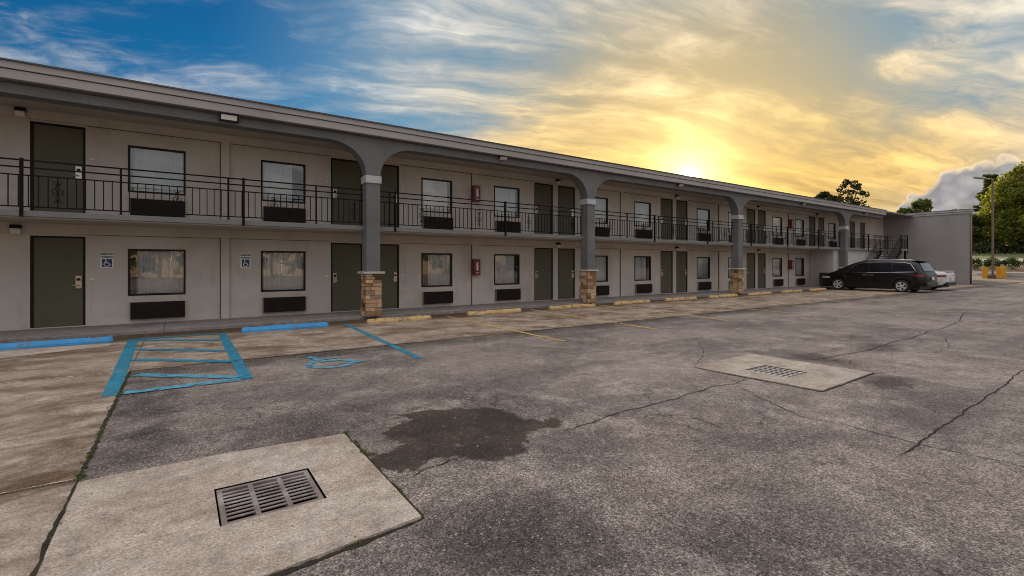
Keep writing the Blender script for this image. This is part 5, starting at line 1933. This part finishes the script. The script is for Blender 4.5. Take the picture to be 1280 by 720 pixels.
# woodland on the other side of the street behind the viewer (seen mirrored in the windows)
rr = random.Random(19)
cl = []
for i in range(420):
    x = rr.uniform(-70, 110)
    y = rr.uniform(-62, -48)
    top_ = 6.5 + 2.6 * math.sin(x * 0.21) + 1.6 * math.sin(x * 0.57 + 1)
    cl.append((x, y, rr.uniform(0.8, max(2, top_)), rr.uniform(1.2, 2.4), 55))
wdl = place('woodland', leaf_mesh('woodland', cl, 0.55, 'leaf_mid', 91))
tag(wdl, 'belt of trees across the street, mirrored in the motel windows', 'woodland', kind='stuff')

# low building across the street, also only seen mirrored
nb_ = tag(empty('neighbour_building', (8, -40, 0)), 'low tan building across the street, mirrored in the ground floor windows', 'building')
MB().box(-30, 46, -46, -38, 0, 3.6).build('wall', 'tan', nb_)
MB().box(-31, 47, -46.5, -37.2, 3.601, 4.0).build('roof', 'fascia', nb_)
rq = random.Random(3)
for k in range(12):
    xx = -28 + 6.1 * k + rq.uniform(-1, 1)
    MB().box(xx - rq.uniform(0.4, 1.4), xx + 0.6, -38.03, -37.99, 0.9, rq.uniform(2.0, 2.6)).build('window', 'car_glass', nb_)
    MB().tube([(xx + 2, -37.3, 0), (xx + 2, -37.3, 3.6)], 0.12, 6).build('post', 'white', nb_)
cl = []
for k in range(90):
    xx = rq.uniform(-34, 60)
    cl.append((xx, rq.uniform(-35, -31), rq.uniform(0.4, 5.5), rq.uniform(0.5, 1.3), 34))
tag(place('shrubs', leaf_mesh('shrubs', cl, 0.30, 'leaf_mid', 17)), 'loose shrubs across the street, mirrored in the motel windows', 'shrubs', kind='stuff')

# ------------------------------------------------------------------ lamp post and guards
lp = tag(empty('lamp_post', (71.7, 12.7, 0)), 'tall bronze lot lamp post with one flat head between yellow guards', 'lamp post')
x, y = 71.7, 12.7
MB().box(x - 0.35, x + 0.35, y - 0.35, y + 0.35, 0, 0.35).build('footing', 'pole', lp, bevel=0.03)
mb = MB()
mb.prism([(-0.085, -0.085), (0.085, -0.085), (0.085, 0.085), (-0.085, 0.085)], 'z', 0.351, 10.75)
mb.v = [(a + x, b + y, c) for a, b, c in mb.v]
mb.build('pole', 'pole', lp)
MB().box(x - 0.16, x + 0.16, y - 0.16, y + 0.16, 0.351, 0.40).build('base_plate', 'pole', lp)
dirv = Vector((-0.57, 0.82, 0)).normalized()
a = Vector((x, y, 10.65))
MB().tube([a, a + dirv * 0.5 + Vector((0, 0, 0.05))], 0.045, 6).build('arm', 'pole', lp)
h0 = a + dirv * 0.45 + Vector((0, 0, 0.05))
pn = Vector((dirv.y, -dirv.x, 0))
mb = MB()
q = []
for s0, w0 in ((0.0, 0.10), (0.25, 0.19), (1.0, 0.17)):
    for sw in (-1, 1):
        for dz in (-0.04, 0.05):
            p_ = h0 + dirv * s0 * 1.15 + pn * sw * w0 + Vector((0, 0, dz + s0 * 0.22))
            q.append(tuple(p_))
mb.add(q, [(0, 1, 3, 2), (8, 10, 11, 9), (0, 4, 5, 1), (4, 8, 9, 5), (2, 3, 7, 6), (6, 7, 11, 10), (1, 5, 7, 3), (5, 9, 11, 7), (0, 2, 6, 4), (4, 6, 10, 8)])
mb.build('lamp_head', 'pole', lp)
for (gx, gy, lab) in ((71.15, 13.20, 'yellow square guard on the motel side of the lamp post foot'), (71.10, 12.12, 'yellow square guard on the lot side of the lamp post foot'),
                      (72.7, 12.08, 'yellow square guard behind the lamp post, half hidden by the other')):
    gw = 0.2
    gd = tag(empty('guard_post', (gx, gy, 0)), lab, 'guard post', 'yellow guards at the lamp post')
    MB().box(gx - gw, gx + gw, gy - gw, gy + gw, 0, 1.22).build('sleeve', 'yellow_post', gd, bevel=0.03)
    MB().box(gx - 0.14, gx + 0.14, gy - 0.14, gy + 0.14, 1.221, 1.26).build('cap', 'yellow_post', gd, bevel=0.02)

# far white car beyond the road and a street sign
sd2 = make_car('parked_car', 'small white car far off below the trees across the road', (152.0, 31.5, 3.85), rad(100), dict(sedan, cat='car'), 'car_white')
ss = tag(empty('road_sign', (131.0, 29.0, 2.8)), 'small red road sign on a post by the far road', 'sign')
MB().tube([(131, 29, 2.7), (131, 29, 5.0)], 0.05, 6).build('post', 'steel', ss)
mb = MB().prism([(0.42 * math.cos(rad(22.5 + 45 * i)), 0.42 * math.sin(rad(22.5 + 45 * i))) for i in range(8)], 'x', -0.02, 0.02)
mb.v = [(130.9 + a_, 29 + b_, 5.0 + c_) for a_, b_, c_ in mb.v]
mb.build('plate', 'red', ss)
